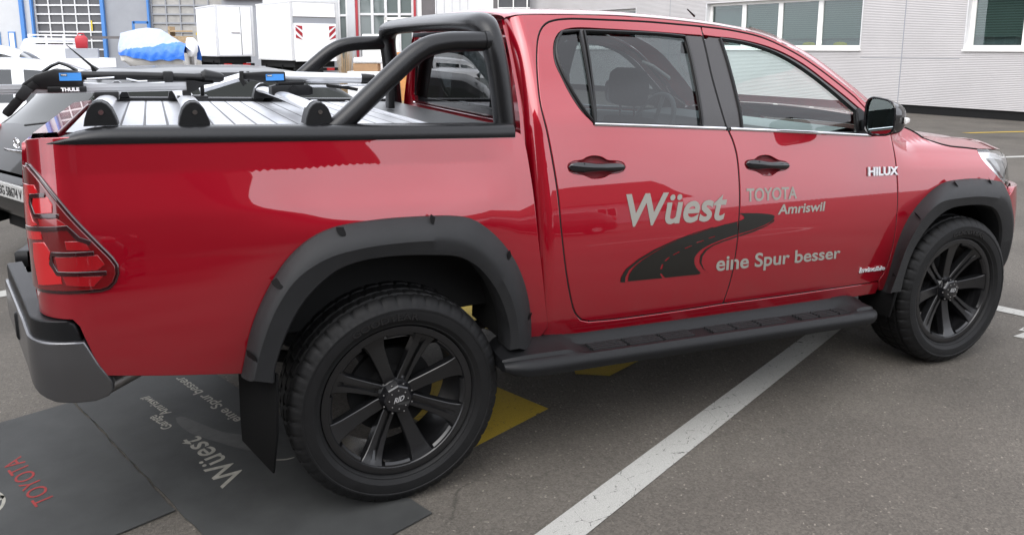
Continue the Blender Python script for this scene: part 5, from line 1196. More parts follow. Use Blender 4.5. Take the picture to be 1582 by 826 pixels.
YB().yb((-16.2, FD-.3, 4.3), (-7.2, FD-.01, 5.2)).build('fascia', 'redpost', hall, smooth=0)
ins = YB().yb((-23.75, FD+.02, 2.55), (-23.68, FD+.04, 3.12)).build('door_marker', 'tail_glow' if 'tail_glow' in M else 'yellow', hall, smooth=0)
YB().yb((-23.2, FD-1.2, 2.10), (-17.2, FD-1.1, 2.24)).build('rail_bar', 'pillar', hall, smooth=0)
bl = thing('blue_frame_rack', 'small blue steel frame standing by the grey hall wall', 'rack', yard(-17.6, 37)); 
for dx in (-.32, .32): MB().bb((dx-.06, -.06, 0), (dx+.06, .06, 2.85)).build('upright', 'blue', bl, smooth=0)
MB().bb((-.32, -.06, 2.75), (.32, .06, 2.87)).build('crossbar', 'blue', bl, smooth=0)

shop = thing('garage_workshop', 'workshop front with glazed folding doors and red posts between grey pillars', 'building')
SD = 33.
sw_ = YB().yb((-10.5, SD, 0), (-7.35, SD+.3, 5)).yb((-6.95, SD-.05, 0), (-6.62, SD+.3, 5)).yb((-4.1, SD, 0), (-3.6, SD+.3, 5)).yb((-10.5, SD+.001, 5), (1.2, SD+.3, 8))
sw_.build('wall', 'wall_grey', shop, smooth=0)
YB().yb((-3.6, SD, 0), (-1.75, SD+.25, 5)).build('grey_panel', 'frame_light', shop, smooth=0)
gp = YB()
for k in range(6): gp.yb((-3.2+.33*k, SD-.01, 0), (-3.185+.33*k, SD-.001, 5))
gp.build('panel_joint', 'wall_dark', shop, smooth=0)
YB().yb((-1.75, SD-.05, 0), (-.80, SD+.25, 5)).build('cream_wall', 'white_frame', shop, smooth=0)
YB().yb((-.80, SD-.06, 0), (-.62, SD+.25, 5)).build('dark_post', 'pillar', shop, smooth=0)
w = YB().yb((-.62, SD+.05, 0), (.75, SD+.1, 5)).build('window', 'door_pane', shop, smooth=0)
fr = YB()
for z in (2.9, 3.28, 4.1): fr.yb((-.62, SD-.02, z), (.75, SD+.048, z+.05))
for l in (-.62, .02, .60): fr.yb((l, SD-.015, 0), (l+.05, SD+.046, 5))
fr.build('frame', 'white_frame', w, smooth=0)
for l in (-6.60, -4.15): YB().yb((l, SD-.08, 0), (l+.10, SD-.002, 5)).build('post', 'redpost', shop, smooth=0)
def glazed(l0, l1, cols, zs, nm='glazed_door'):
    d = YB().yb((l0, SD+.10, 0), (l1, SD+.12, 5)).build(nm, 'pane', shop, smooth=0); b = YB()
    for k in range(cols+1):
        x = lerp(l0, l1, k/cols); b.yb((x-.055, SD+.02, 0), (x+.055, SD+.098, 5))
    for z in zs: b.yb((l0, SD+.03, z), (l1, SD+.096, z+.09))
    b.build('door_frame', 'frame_light', d, smooth=0)
glazed(-6.48, -4.2, 4, (.1, 1.2, 3.0, 4.4)); glazed(-7.33, -6.97, 1, (.1, 2.95, 4.4), 'glazed_panel')
cl_ = thing('steel_column', 'tall square brown-grey column standing before the workshop wall', 'column', yard(-2.9, 27))
cl_.rotation_euler = (0, 0, -YAW)
MB().bb((-.20, -.2, 0), (.22, .2, 7)).build('shaft', 'pillar', cl_, smooth=0); MB().bb((-.33, -.22, 0), (-.205, -.1, 7)).build('pale_edge', 'white_frame', cl_, smooth=0); MB().bb((-.45, -.4, 0), (.4, .4, .05)).build('base_plate', 'pillar', cl_, smooth=0)

# office building with corrugated cladding: local x along its wall, local -y towards the yard
ang = math.atan2(.985, -.175)
office = thing('office_building', 'pale grey office building with corrugated metal cladding and white window bands', 'building', (17.15, 10.33, 0), ang)
wins = [(-7.5, -1.27, 1.60, 3.05), (1.42, 6.90, 1.60, 3.10), (10.15, 15.2, 1.60, 3.08)]
ob = MB(); xs = -14.
for a, b, z0, z1 in wins:
    ob.bb((xs, -.30, .22), (a, 0, 7)); ob.bb((a, -.30, .22), (b, 0, z0)); ob.bb((a, -.30, z1), (b, 0, 7)); xs = b
ob.bb((xs, -.30, .22), (16.9, 0, 7)); 
o_ = ob.build('wall', 'siding', office, smooth=0)
MB().bb((-14, -.28, 0), (16.9, -.04, .22)).build('plinth', 'under', office, smooth=0)
MB().bb((-14, -14, 6.95), (16.9, -.02, 7.1)).build('roof', 'concrete', office, smooth=0)
MB().bb((-13.9, -13.9, .1), (16.8, -.35, 6.94)).build('inner_wall', 'wall_dark', office, smooth=0)
for x in (-9.6, 0.25, 8.5): MB().bb((x-.012, -.02, .22), (x+.012, .004, 7)).build('cladding_joint', 'wall_dark', office, smooth=0)
for a, c_ in ((-1.2, 1.4), (6.95, 10.1)): MB().bb((a, -.02, 1.42), (c_, .0035, 1.435)).build('cladding_joint', 'wall_dark', office, smooth=0)
random.seed(3)
for wi, (a, b, z0, z1) in enumerate(wins):
    n = (5, 4, 3)[wi]
    f_ = MB()
    f_.bb((a, -.24, z0+.06), (b, -.17, z0+.15)).bb((a, -.24, z1-.09), (b, -.17, z1-.0))
    for k in range(n+1): x = lerp(a+.05, b-.05, k/n); f_.bb((x-.075, -.242, z0+.15), (x+.075, -.172, z1-.09))
    wf = f_.build('window', 'white_frame', office, smooth=0)
    for k in range(n):
        x0, x1 = lerp(a+.05, b-.05, k/n)+.075, lerp(a+.05, b-.05, (k+1)/n)-.075
        MB().bb((x0, -.215, z0+.15), (x1, -.21, z1-.09)).build('pane', 'glass_office', wf, smooth=0)
        zb = z0+(.35 if not (wi == 1 and k > 2) else 1.3); MB().bb((x0, -.255, zb), (x1, -.25, z1-.09)).build('blind', 'blind', wf, smooth=0)
    MB().bb((a-.02, -.17, z0+.0), (b+.02, .05, z0+.055)).build('sill', 'white_frame', wf, smooth=0, bevel=.006)
    for xx in (a+.01, b-.01): MB().bb((xx-.012, -.17, z0+.06), (xx+.012, .012, z1)).build('reveal', 'frame_light', wf, smooth=0)
    MB().bb((a, -.17, z1-.0), (b, .012, z1+.012)).build('head', 'frame_light', wf, smooth=0)
for k, x in enumerate((2.2, 3.2, 4.4)):
    pot = MB().sphere((x, -.275, 1.78), (.22, .02, .07), n=10, k=6); pot.build('desk_item', 'yellow', office, smooth=60)

# ------------------------------------------------------------------ box trailers
def wheel_simple(r, w, par, loc, axis, rimm='steel'):
    ax = Vector(axis).normalized(); p = Vector(loc)
    ty = MB().tube([p-ax*w/2, p-ax*w*.42, p+ax*w*.42, p+ax*w/2], [r*.9, r, r, r*.9], 20).build('wheel', 'rubber', par, smooth=40)
    MB().tube([p-ax*(w/2+.01), p-ax*w*.3, p+ax*w*.3, p+ax*(w/2+.01)], [r*.5, r*.62, r*.62, r*.5], 16).build('rim', rimm, ty, smooth=40)
    return ty
def box_trailer(label, base, heading, ln, wd, z0, z1, lift=True):
    t = thing('box_trailer', label, 'box trailer', base, heading, 'white box trailers in the yard')      # local +x = away from the rear door
    MB().bb((.03, -wd/2, z0), (ln, wd/2, z1)).build('box_body', 'box_white', t, smooth=0, bevel=.02)
    e = MB()
    for y in (-wd/2, wd/2): e.bb((-.01, y-.045, z0-.01), (.05, y+.045, z1+.012))
    for z in (z0-.01, z1-.04): e.bb((-.012, -wd/2, z), (.048, wd/2, z+.05))
    for y in (-wd/2, wd/2): e.bb((.05, y-.022, z1-.05), (ln, y+.022, z1+.014)).bb((.05, y-.022, z0-.014), (ln, y+.022, z0+.06))
    e.build('edge_trim', 'frame_light', t, smooth=0)
    d = MB().bb((-.02, -wd/2+.07, z0+.05), (.028, wd/2-.07, z1-.06)).build('rear_door', 'box_white', t, smooth=0)
    if lift:
        zm = z0+(z1-z0)*.63
        MB().bb((-.045, -wd/2+.05, zm), (-.021, wd/2-.05, zm+.21)).build('door_gap_panel', 'wall_dark', d, smooth=0)
        MB().bb((-.05, -wd/2+.05, zm+.21), (-.0211, wd/2-.05, zm+.25)).build('door_rail', 'steel', d, smooth=0)
        lf = MB().bb((-.10, -wd/2+.08, z0-.05), (-.047, wd/2-.08, zm-.01)).build('tail_lift', 'box_white', t, smooth=0, bevel=.01)
        for sy in (-1, 1):
            yc = sy*(wd/2-.24); h = .55; zc = zm-.36
            MB().bb((-.104, yc-.14, zc-h/2), (-.1005, yc+.14, zc+h/2)).build('warning_board', 'white_label', lf, smooth=0)
            st = MB()
            for k in (-1, 0, 1):
                zz = zc+k*.27; u = .14
                pts = [(-u, zz-.16-.02), (u, zz+.10*1-.02), (u, zz+.24-.02), (-u, zz-.02)]
                pts = [(y*sy, min(max(z, zc-h/2), zc+h/2)) for y, z in pts]
                st.add([(-.1065, yc+y, z) for y, z in pts], [(0, 1, 2, 3)])
            st.build('red_stripe', 'red_plain', lf, smooth=0)
    else:
        g_ = MB()
        for y in (-.25,): g_.bb((-.04, y-.012, z0+.05), (-.021, y+.012, z1-.06))
        g_.bb((-.05, -.2, (z0+z1)/2-.1), (-.021, .15, (z0+z1)/2-.06)); g_.build('lock_bar', 'steel', d, smooth=0)
    MB().bb((.1, -wd/2+.1, z0-.28), (ln+.0, wd/2-.1, z0-.015)).build('chassis', 'under', t, smooth=0)
    MB().bb((-.08, -wd/2+.02, z0-.42), (.05, wd/2-.02, z0-.30)).build('rear_beam', 'under', t, smooth=0)
    for sy in (-1, 1):
        MB().bb((-.10, sy*(wd/2-.36)-.16, z0-.41), (-.0805, sy*(wd/2-.36)+.16, z0-.30)).build('rear_light', 'lens', t, smooth=0)
        for k in (0, 1): wheel_simple(.36, .24, t, (ln*.48+.8*k, sy*(wd/2-.2), .36), (0, 1, 0))
    for sx in (ln*.48-.45, ln*.48+1.25): MB().bb((sx-.02, -wd/2+.05, .35), (sx+.02, wd/2-.05, z0-.2)).build('mudguard', 'under', t, smooth=0)
    MB().tube([(ln, 0, z0-.15), (ln+1.1, 0, .55)], .06, 8).build('drawbar', 'under', t)
    return t
# rear-left corner of the big trailer at yard (-8.45, 30), its rear face turned to the camera
def heading(dl, df): v = YR*dl+YF*df; return math.atan2(v.y, v.x)
box_trailer('large white box trailer with red striped warning boards on its tail lift', yard(-7.65, 30.2), heading(-.62, .78), 3.6, 1.85, 1.18, 3.40)
box_trailer('white box trailer without warning boards, behind the larger one', yard(-11.60, 32.6), heading(-.60, .80), 2.9, 1.5, 1.30, 3.37, False)

# ------------------------------------------------------------------ covered boat on a trailer
boat = thing('covered_boat', 'small motor boat under a white and blue tarpaulin', 'boat', yard(-13.75, 30), heading(-1, .12))
def brow(x, t):
    # half section of the tarp from gunwale bottom up to the ridge; x along the boat, bow at +x
    w = .62*max(.03, 1-max(0, (x-.2)/1.35)**2)**.6*(1 if x > -1.2 else .9)
    top = 2.40-.10*abs(x-.3)-.55*max(0, -x-.2)**1.2-.12*max(0, x-.7)
    return w, top
rows = []; wr = []
for i in range(40):
    x = lerp(-1.48, 1.42, i/39); w, top = brow(x, 0); row = []
    bot = 1.18+.22*max(0, x)/1.4+.03*math.sin(x*9)
    for k in range(25):
        t = -1+2*k/24; a = abs(t)
        y = w*1.12*(1 if t > 0 else -1)*min(1, a*1.25)**.9 if a > 1e-6 else 0
        z = lerp(top, 1.75, (a/.62)**1.15) if a < .62 else lerp(1.75, bot, (a-.62)/.38)
        z += .02*math.sin(x*7+t*4)*math.sin(x*3.3)*(a > .05)
        row.append((x, y+.02*math.sin(x*17+z*9), z))
    rows.append(row)
tp = MB(); n = 25
vs = [p for r in rows for p in r]
tp.add(vs, [], None)
for i in range(39):
    for k in range(24):
        z = (rows[i][k][2]+rows[i+1][k+1][2])/2; x = rows[i][k][0]
        tp.f.append([i*n+k, i*n+k+1, (i+1)*n+k+1, (i+1)*n+k]); tp.m.append(1 if z < 1.62+.06*math.sin(x*4) or x < -.78+.1*math.sin(z*6) else 0)
tp.mats = []; tp.m = [0]*len(tp.m); tp.build('tarpaulin', 'tarp', boat, smooth=50)
hl = MB(); rings = []
for i in range(20):
    x = lerp(-1.35, 1.30, i/19); w, _ = brow(x, 0); kz = .62+.45*max(0, (x-.2)/1.1)**2
    rings.append([(x, -w, 1.45), (x, -w*.92, 1.15), (x, -w*.5, kz+.12), (x, 0, kz), (x, w*.5, kz+.12), (x, w*.92, 1.15), (x, w, 1.45)])
hl.loft(rings); hl.build('hull', 'hull', boat, smooth=40)
om = MB().loft([[(-1.40+dx*.6, dy*.6, 1.30) for dx, dy in ((-.2, -.14), (.12, -.14), (.12, .14), (-.2, .14))], [(-1.44+dx, dy, 1.5) for dx, dy in ((-.2, -.15), (.14, -.15), (.14, .15), (-.2, .15))], [(-1.42+dx, dy, 1.85) for dx, dy in ((-.22, -.15), (.12, -.15), (.12, .15), (-.22, .15))], [(-1.38+dx*.7, dy*.7, 2.02) for dx, dy in ((-.2, -.14), (.1, -.14), (.1, .14), (-.2, .14))]]).build('outboard_motor', 'box_white', boat, bevel=.03)
MB().bb((-1.50, -.06, .55), (-1.38, .06, 1.32)).build('motor_leg', 'steel', om, bevel=.02)
MB().bb((-1.1, -.55, .42), (1.4, -.45, .52)).bb((-1.1, .45, .42), (1.4, .55, .52)).bb((1.3, -.05, .42), (2.4, .05, .52)).bb((-.8, -.5, .40), (-.7, .5, .5)).bb((.6, -.3, .5), (.7, .3, .72)).build('boat_trailer', 'steel', boat, smooth=0)
for sy in (-1, 1): wheel_simple(.28, .18, boat, (-.35, sy*.72, .28), (0, 1, 0))

# ------------------------------------------------------------------ white flatbed pickup in the yard
fb = thing('flatbed_truck', 'small white flatbed truck with a load rack by the hall door', 'flatbed truck', yard(-15.1, 26.5), heading(-.80, .60))
MB().bb((-1.4, -.85, .78), (1.0, .85, .90)).build('flatbed', 'box_white', fb, smooth=0, bevel=.02)
for a, b, c, d in ((-1.4, -.85, 1.0, -.81), (-1.4, .81, 1.0, .85), (-1.4, -.81, -1.36, .81)): MB().bb((a, b, .90), (c, d, 1.30)).build('drop_side', 'box_white', fb, smooth=0, bevel=.01)
MB().bb((.98, -.85, .90), (1.03, .85, 1.75)).build('head_board', 'box_white', fb, smooth=0)
rk = MB()
for z in (1.80, 1.92, 2.05): rk.bb((.98, -.85, z), (1.03, .85, z+.045))
for y in (-.85, -.3, .28, .81): rk.bb((.975, y, 1.75), (1.035, y+.05, 2.10))
rk.build('load_rack', 'box_white', fb, smooth=0)
cb_ = MB().loft([[(1.12, y, z) for y, z in ((-.8, .55), (.8, .55), (.8, 1.35), (.68, 1.98), (-.68, 1.98), (-.8, 1.35))], [(1.9, y, z) for y, z in ((-.8, .55), (.8, .55), (.8, 1.35), (.68, 1.95), (-.68, 1.95), (-.8, 1.35))], [(2.5, y, z) for y, z in ((-.8, .5), (.8, .5), (.8, 1.25), (.7, 1.3), (-.7, 1.3), (-.8, 1.25))]]).build('cab', 'white_paint', fb, bevel=.05)
MB().bb((1.10, -.6, 1.40), (1.118, .6, 1.85)).build('cab_window', 'car_glass', cb_, smooth=0)
for x in (-.75, 1.75):
    for sy in (-1, 1): wheel_simple(.34, .2, fb, (x, sy*.72, .34), (0, 1, 0))
MB().bb((-.3, -.5, .58), (1.6, .5, .78)).build('chassis', 'under', fb, smooth=0)
tc_ = MB().bb((-.5, -.3, 0), (.5, .3, .72)).build('tool_chest', 'wall_dark', None, smooth=0, bevel=.02); tc_.location = tuple(Vector(yard(-14.95, 27.0))+Vector((0, 0, .901))); tag(tc_, 'grey chest on the bed of the white flatbed truck', 'chest')
rc = thing('red_canister', 'small red plastic container on the white flatbed truck', 'canister', tuple(Vector(yard(-14.95, 27.0))+Vector((0, 0, 1.622))))
MB().loft([[(dx*.9, dy*.9, 0) for dx, dy in ((-.2, -.14), (.2, -.14), (.2, .14), (-.2, .14))], [(dx, dy, .34) for dx, dy in ((-.2, -.14), (.2, -.14), (.2, .14), (-.2, .14))], [(dx*.6, dy*.6, .44) for dx, dy in ((-.2, -.14), (.2, -.14), (.2, .14), (-.2, .14))]]).build('tank', 'red_plain', rc, bevel=.03)
MB().tube([(-.1, 0, .43), (-.08, 0, .50), (.08, 0, .50), (.1, 0, .43)], .02, 8).build('grip', 'red_plain', rc)

# ------------------------------------------------------------------ goods and frames by the workshop
def pallet(label, l, f, grp='pallets of goods'):
    t = thing('wooden_pallet', label, 'pallet', yard(l, f), -YAW, grp)
    b = MB()
    for k in range(5): b.bb((-.6, -.4+.17*k, .11), (.6, -.4+.17*k+.1, .135))
    for x in (-.6, -.07, .46): b.bb((x, -.4, .0), (x+.14, .38, .108))
    b.build('deck', 'wood', t, smooth=0); return t
def crate(nm, label, cat, l, f, z, d, m, grp=None, bev=.01):
    t = MB().bb((-d[0]/2, -d[1]/2, 0), (d[0]/2, d[1]/2, d[2])).build(nm, m, None, smooth=0, bevel=bev)
    t.location = yard(l, f, z); t.rotation_euler = (0, 0, -YAW); tag(t, label, cat, grp); return t
pallet('wooden pallet under the cardboard box by the workshop door', -4.15, 22.5)
crate('pallet_load', 'plastic wrapped flat load lying on the pallet', 'goods', -4.15, 22.5, .136, (1.15, .75, .86), 'wrap')
crate('cardboard_box', 'brown cardboard box on top of the wrapped pallet load', 'box', -4.2, 22.4, .998, (.70, .5, .22), 'cardboard')
crate('wrapped_bundle', 'pale plastic bundle lying on the cardboard box', 'goods', -4.12, 22.4, 1.22, (.85, .55, .17), 'wrap', bev=.05)
pallet('wooden pallet under the orange crates', -3.2, 22.9)
crate('orange_crate', 'large orange wooden crate standing on a pallet', 'crate', -3.2, 22.9, .136, (.95, .75, 1.40), 'orange')
ch_ = thing('stacked_panels', 'stack of white quilted panels leaning upright behind the roll bar', 'panels', yard(-4.25, 23.6), -YAW)
for k in range(4): MB().box((.03*k, .1*k, 1.05), (.62, .05, 2.05), None, Matrix.Rotation(R(-5), 3, 'X')).build('panel', 'wrap', ch_, bevel=.02)
df = thing('window_frame_rack', 'white upright frames leaning together in front of the workshop', 'frames', yard(-3.55, 25), -YAW)
for k, (x0, x1, h) in enumerate(((-.55, .95, 2.62), (-.42, .95, 2.42), (-.25, .95, 2.3))):
    y = .18*k; MB().bb((x0, y, 0), (x0+.09, y+.07, h)).bb((x1-.09, y, 0), (x1, y+.07, h)).bb((x0, y, h-.09), (x1, y+.07, h)).bb((x0, y, .02), (x1, y+.07, .10)).build('frame', 'white_frame', df, smooth=0)
br_ = thing('brush_heap', 'small heap of dry brown brushwood beside the glazed panel', 'brushwood', yard(-4.95, 23))
bb_ = MB(); random.seed(5)
for k in range(90):
    a = random.uniform(0, 6.28); r = random.uniform(.05, .3); z = random.uniform(.9, 1.85)
    bb_.tube([(.3*r*math.cos(a), .3*r*math.sin(a), .1), (r*math.cos(a), r*math.sin(a), z)], [.012, .004], 4)
bb_.build('twigs', 'wood', br_, smooth=0)
# clutter behind the boat
wr_ = thing('timber_rack', 'rack with timber boards and panels between the boat and the trailers', 'rack', yard(-14.6, 36), -YAW)
MB().bb((-1.3, 0, 0), (-1.22, .6, 2.6)).bb((1.3, 0, 0), (1.38, .6, 2.6)).bb((-1.3, 0, 2.35), (1.38, .6, 2.42)).bb((-1.3, 0, 1.6), (1.38, .6, 1.66)).build('frame', 'wood', wr_, smooth=0)
crate('timber_bundle', 'pale bundle of timber boards on the rack shelf', 'timber', -14.7, 36.3, 1.661, (2.2, .4, .5), 'wood')
crate('leaning_board', 'grey board leaning by the timber rack', 'board', -14.0, 35.4, 0, (1.0, .08, 2.6), 'concrete')
yp_ = thing('yellow_stand', 'yellow metal stand beside the timber rack', 'stand', yard(-13.4, 35), -YAW)
MB().bb((-.13, -.1, 0), (.13, .1, 2.9)).bb((-.8, -.03, 2.2), (.8, .03, 2.3)).build('mast', 'yellow', yp_, smooth=0); MB().bb((-.5, -.5, 0), (.5, .5, .08)).build('foot', 'yellow', yp_, smooth=0)

# ------------------------------------------------------------------ parked cars
def car(name, label, cat, loc, rz, ln, wd, ht, paint, belt=.92, glass='car_glass', group='cars parked beyond the pickup truck'):
    t = thing(name, label, cat, loc, rz, group)         # local +x = front, origin at the middle
    h = ln/2; hw = wd/2
    def top(u):        # outline along the car, u from -1 (rear) to 1 (front)
        K = [(-1, .72), (-.985, .86), (-.93, 1.0*belt+.12), (-.74, ht-.10), (-.62, ht-.015), (-.35, ht), (.0, ht-.01), (.18, ht-.06), (.30, ht-.16), (.56, belt+.10), (.64, belt+.05), (.85, belt-.06), (.95, belt-.17), (1, .62)]
        for (a, za), (b, zb) in zip(K, K[1:]):
            if u <= b: q = (u-a)/(b-a); q = q*q*(3-2*q)*.35+q*.65; return za+(zb-za)*q
        return K[-1][1]
    def beltz(u): return belt+.05*(-u)*.5
    def hwid(u): return hw*(1-.10*max(0, (abs(u)-.62)/.38)**2.2-.10*max(0, (abs(u)-.9)/.1)**2)
    N = 72; body = MB(); gls = {}
    rows = []; 
    for i in range(N+1):
        u = -1+2*i/N; zt = top(u); zb_ = min(beltz(u), zt-.02); w = hwid(u); row = []
        for k in range(9):       # sill to belt
            q = k/8; z = lerp(.24, zb_, q); bul = 1-.07*abs(q-.62)**1.5*2-.05*(1-q)**3
            row.append((u*h, w*bul, z))
        y0 = row[-1][1]; tum = .20*min(1, (zt-zb_)/.5)
        for k in range(1, 8):
            q = k/7; row.append((u*h, y0-tum*q**1.3-.03*q, lerp(zb_, zt-.055*min(1, (zt-zb_)/.3), q)))
        y1, z1 = row[-1][1], row[-1][2]
        for k in range(1, 9):
            q = k/8; a = q*math.pi/2; row.append((u*h, y1*(1-q)**.8 if q < 1 else 0, z1+(zt-z1)*math.sin(a)**.8))
        full = row+[(x, -y, z) for x, y, z in row[:-1][::-1]]; rows.append(full)
    n = len(rows[0]); vs = [p for r in rows for p in r]
    def is_glass(i, k):
        kk = k if k < n/2 else n-2-k; u = -1+2*(i+.5)/N
        if 9 <= kk <= 13 and -.80 < u < .50:
            if kk >= 9 and abs(u-(-.48)) < .02 or abs(u-(-.02)) < .025: return None
            if top(u)-beltz(u) < .12: return None
            return 'side'
        if kk >= 14 and (.315 < u < .55): return 'windscreen'
        if kk >= 14 and (-.925 < u < -.745): return 'rear_window'
        return None
    parts = {}; bf = []
    for i in range(N):
        for k in range(n-1):
            g_ = is_glass(i, k); f = (i*n+k, i*n+k+1, (i+1)*n+k+1, (i+1)*n+k)
            if g_: parts.setdefault(g_ if g_ != 'side' else ('side', k < n/2), []).append(f)
            else:
                xm = (-1+2*(i+.5)/N)*h; zm = sum(vs[j][2] for j in f)/4
                if any((xm-wx)**2+(zm-.32)**2 < .37**2 for wx in (-h*.63, h*.64)) and (k < 8 or k > n-10): continue
                bf.append(f)
    body.add(vs, bf); bo = body.build('body', paint, t, smooth=40)
    for kx, fs in parts.items():
        mb = MB().add(vs, fs)
        used = sorted({j for f in fs for j in f}); mp_ = {j: q for q, j in enumerate(used)}
        mb = MB().add([(vs[j][0], vs[j][1], vs[j][2]) for j in used], [[mp_[j] for j in f] for f in fs])
        mb.build('window' if isinstance(kx, tuple) else kx, glass, t, smooth=60)
    MB().bb((-h*.93, -hw+.16, .20), (h*.93, hw-.16, .5)).build('underbody', 'under', t, smooth=0)
    MB().bb((-h*.78, -hw+.12, .5), (h*.6, hw-.12, belt-.12)).build('cabin_floor', 'trim', t, smooth=0)
    for wx in (-h*.63, h*.64):
        for sy in (-1, 1): wheel_simple(.315, .20, t, (wx, sy*(hw-.12), .315), (0, 1, 0), 'alu')
    for sy in (-1, 1):
        x = -h*.945; MB().sphere((x+.03, sy*(hw-.14), .92), (.10, .09, .14), n=12, k=8).build('rear_light', 'lens', t, smooth=60)
        MB().sphere((h*.88, sy*(hw-.22), .68), (.16, .14, .07), n=12, k=8).build('headlight', 'lampwhite', t, smooth=60)
        MB().loft([[(h*.28+dx, sy*(hw+.02), belt+.10+dz) for dx, dz in ((-.05, -.05), (.06, -.04), (.06, .05), (-.05, .06))], [(h*.28+dx, sy*(hw+.16), belt+.11+dz) for dx, dz in ((-.06, -.07), (.05, -.05), (.04, .05), (-.06, .07))]]).build('door_mirror', paint, t, bevel=.02)
    rb_ = MB().loft([[(-h*.985, y, .36) for y in (-hw*.8, -.3, .3, hw*.8)], [(-h*1.015, y, .44) for y in (-hw*.78, -.3, .3, hw*.78)], [(-h*1.012, y, .60) for y in (-hw*.78, -.3, .3, hw*.78)], [(-h*.985, y, .68) for y in (-hw*.8, -.3, .3, hw*.8)]], close=False).build('rear_bumper', paint, t, smooth=60)
    return t, h, hw
dk, h, hw = car('dark_hatchback', 'dark grey hatchback with a roof antenna parked behind the pickup bed', 'car', (-1.72+1.98*math.cos(R(27)), 3.42+1.98*math.sin(R(27)), 0), R(27), 4.0, 1.72, 1.53, 'dark_car_paint', .94, glass='dark_car_glass')
pl_ = MB().bb((-h*1.03, -.26, .53), (-h*1.018, .26, .645)).build('number_plate', 'plate', dk, smooth=0, bevel=.003)
lay_text('plate_number', 'SG 58674 V', [(.22, .553), (-.22, .553), (.22, .625), (-.22, .625)], lambda u, v, q: Vector((-h*1.0312-q, u, v)), 'plate_ink', pl_, bold=.02)
for (ra, rb2) in ((.055, .038), (.018, .038), (.034, .016)):
    MB().tube([(-h*.985-.012, ra*math.cos(a), .955+rb2*math.sin(a)) for a in [2*math.pi*i/24 for i in range(25)]], .005, 6, caps=(False, False)).build('emblem', 'chrome', dk)
MB().bb((-h*1.0, -.22, .885), (-h*.985, .22, .905)).build('hatch_handle', 'chrome', dk, bevel=.004)
MB().tube([(-h*.70, -.12, 1.500), (-h*.715, -.12, 1.54), (-h*.80, -.12, 1.70)], [.03, .010, .003], 8).build('antenna', 'black', dk)
MB().tube([(-h*.955, .0, 1.09), (-h*.935, -.35, 1.13)], .009, 6).build('wiper', 'black', dk)
car('white_estate_car', 'white car with a long pale roof parked beyond the dark hatchback', 'car', tuple(Vector(yard(-6.25, 9.9))), heading(.85, .52), 4.5, 1.8, 1.56, 'white_paint', .95)
car('white_saloon_car', 'white car at the far left in front of the grey hall', 'car', tuple(Vector(yard(-9.9, 14.5))), heading(.92, .4), 4.5, 1.8, 1.76, 'white_paint', 1.05)

# ------------------------------------------------------------------ unseen buildings, ground line, cars and tree, some added for their reflections
def house(name, label, loc, rz, w, d, h, roof_h, wall, cols, rows_, wm='white_frame'):
    t = thing(name, label, 'building', loc, rz)
    MB().bb((-w/2, 0, 0), (w/2, d, h)).build('wall', wall, t, smooth=0)
    MB().loft([[(-w/2-.5, -.6, h), (-w/2-.5, d/2, h+roof_h), (-w/2-.5, d+.6, h)], [(w/2+.5, -.6, h), (w/2+.5, d/2, h+roof_h), (w/2+.5, d+.6, h)]]).build('roof', 'roof_tile', t, smooth=0)
    for r in range(rows_):
        for c in range(cols):
            x = lerp(-w/2+1.2, w/2-1.2, c/max(1, cols-1)); z = 1.0+2.8*r
            f_ = MB().bb((x-.65, -.06, z), (x+.65, -.002, z+1.5)).build('window', wm, t, smooth=0)
            MB().bb((x-.55, -.075, z+.1), (x-.04, -.062, z+1.4)).bb((x+.04, -.075, z+.1), (x+.55, -.062, z+1.4)).build('pane', 'car_glass', f_, smooth=0)
    return t
bh = thing('brown_barn', 'unseen brown barn behind the viewer, its sloping roof shaped for the bed reflection', 'building', (0, 0, 0))  # out of view; roof line shaped for its reflection in the bed side
def prof_y(pts, y0, y1): return [[(x, y0, z) for x, z in pts], [(x, y1, z) for x, z in pts]]
MB().loft(prof_y([(3.6, 0), (3.6, 1.7), (-1.4, 4.1), (-8.5, 9.2), (-19, 9.2), (-19, 0)], -11.5, -20)).build('wall', 'brown_wall', bh, smooth=0)
MB().loft(prof_y([(4.2, 1.55), (-1.2, 4.2), (-8.4, 9.4), (-19.4, 9.4), (-19.4, 9.65), (-8.5, 9.65), (-1.3, 4.45), (4.3, 1.80)], -11.0, -20.4)).build('roof', 'roof_tile', bh, smooth=0)
MB().bb((-7, -11.49, 0), (-4, -11.43, 3.0)).build('gate', 'pillar', bh, smooth=0)
house('reflection_barn', 'unseen dark barn added left of the parked cars to darken reflections', (-15.5, 9, 0), math.pi/2+.1, 16, 8, 5.5, 3.0, 'brown_wall', 3, 1, 'pillar')  # out of view, added so the hatchback reflects something dark
ck = MB(); o1 = [(5.2+2.6*math.cos(q), -6.6+1.25*math.sin(q)) for q in [R(-100+10*k) for k in range(21)]]; o2 = [(5.2+2.45*math.cos(q), -6.6+1.12*math.sin(q)) for q in [R(-100+10*k) for k in range(21)]]
ck.loft([[(x, y, .004) for x, y in o1], [(x, y, .004) for x, y in o2]], close=False); tag(ck.build('reflection_curve', 'line_white', smooth=0), kind='structure')  # out of view, added for a curved reflection in the doors
house('low_house', 'low pale house with a tiled roof behind the viewer on the right', (14, -36, 0), math.pi+.15, 26, 9, 3.4, 2.6, 'wall_grey', 7, 1)
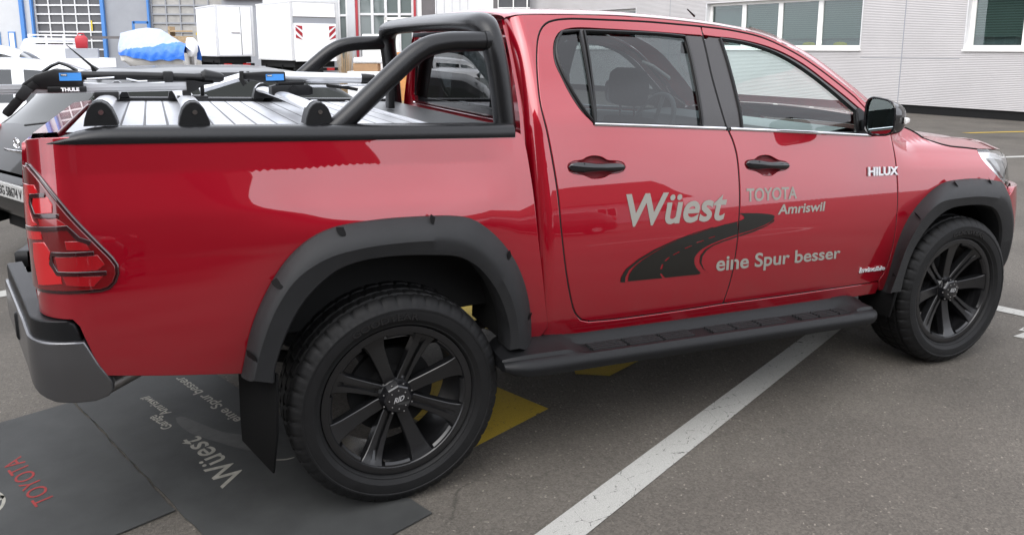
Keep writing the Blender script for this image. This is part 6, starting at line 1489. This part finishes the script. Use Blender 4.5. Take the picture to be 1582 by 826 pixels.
car('reflection_car', 'unseen grey car added in front of the brown barn for its reflection', 'car', (-3.4, -8.6, 0), math.pi+.1, 4.3, 1.75, 1.5, 'grey_paint', .95, group='unseen cars added for reflections')  # out of view, added to vary the reflection in the bed side
car('reflection_car_right', 'unseen grey car added behind the viewer on the right for its reflection', 'car', (6.5, -13.5, 0), math.pi-.2, 4.3, 1.75, 1.5, 'grey_paint', .95, group='unseen cars added for reflections')  # also out of view and added only to be reflected

def tree(label, loc, hgt, rad, seed):
    rnd = random.Random(seed); t = thing('reflection_tree', label, 'tree', loc, 0, 'unseen trees added for reflections')
    tk = MB(); tk.tube([(0, 0, 0), (.05, 0, hgt*.3), (.0, .1, hgt*.62)], [.22, .17, .07], 10)
    for k in range(6):
        a = k*1.05; tk.tube([(.03, 0, hgt*.3+.2*k), (rad*.35*math.cos(a), rad*.35*math.sin(a), hgt*.5+.2*k), (rad*.7*math.cos(a), rad*.7*math.sin(a), hgt*.62+.25*k)], [.09, .05, .02], 6)
    tk.build('trunk', 'bark', t, smooth=60)
    cr_ = MB(); cl_ = []
    for k in range(34):
        a, e, r = rnd.uniform(0, 6.28), rnd.uniform(-.9, 1.5), rad*rnd.uniform(.3, .95); cl_.append((r*math.cos(a)*math.cos(e), r*math.sin(a)*math.cos(e), hgt*.66+r*math.sin(e)*.8, rnd.uniform(.5, .95)))
    for k in range(3600):
        cx, cy, cz, cr2 = rnd.choice(cl_); d = Vector((rnd.gauss(0, 1), rnd.gauss(0, 1), rnd.gauss(0, 1))).normalized()*cr2*rnd.random()**.4; p = Vector((cx, cy, cz))+d
        u = Vector((rnd.gauss(0, 1), rnd.gauss(0, 1), rnd.gauss(0, 1))).normalized(); w = u.orthogonal().normalized(); s = rnd.uniform(.07, .14)
        cr_.add([p-u*s, p+w*s*.6, p+u*s, p-w*s*.6], [(0, 1, 2, 3)])
    cr_.build('crown', 'leaf', t, smooth=0)
tree('unseen tall tree added left of the dark hatchback to darken its reflection', (-6.4, 7.6, 0), 9.5, 2.9, 12)  # added out of view as a dark reflection for the hatchback glass
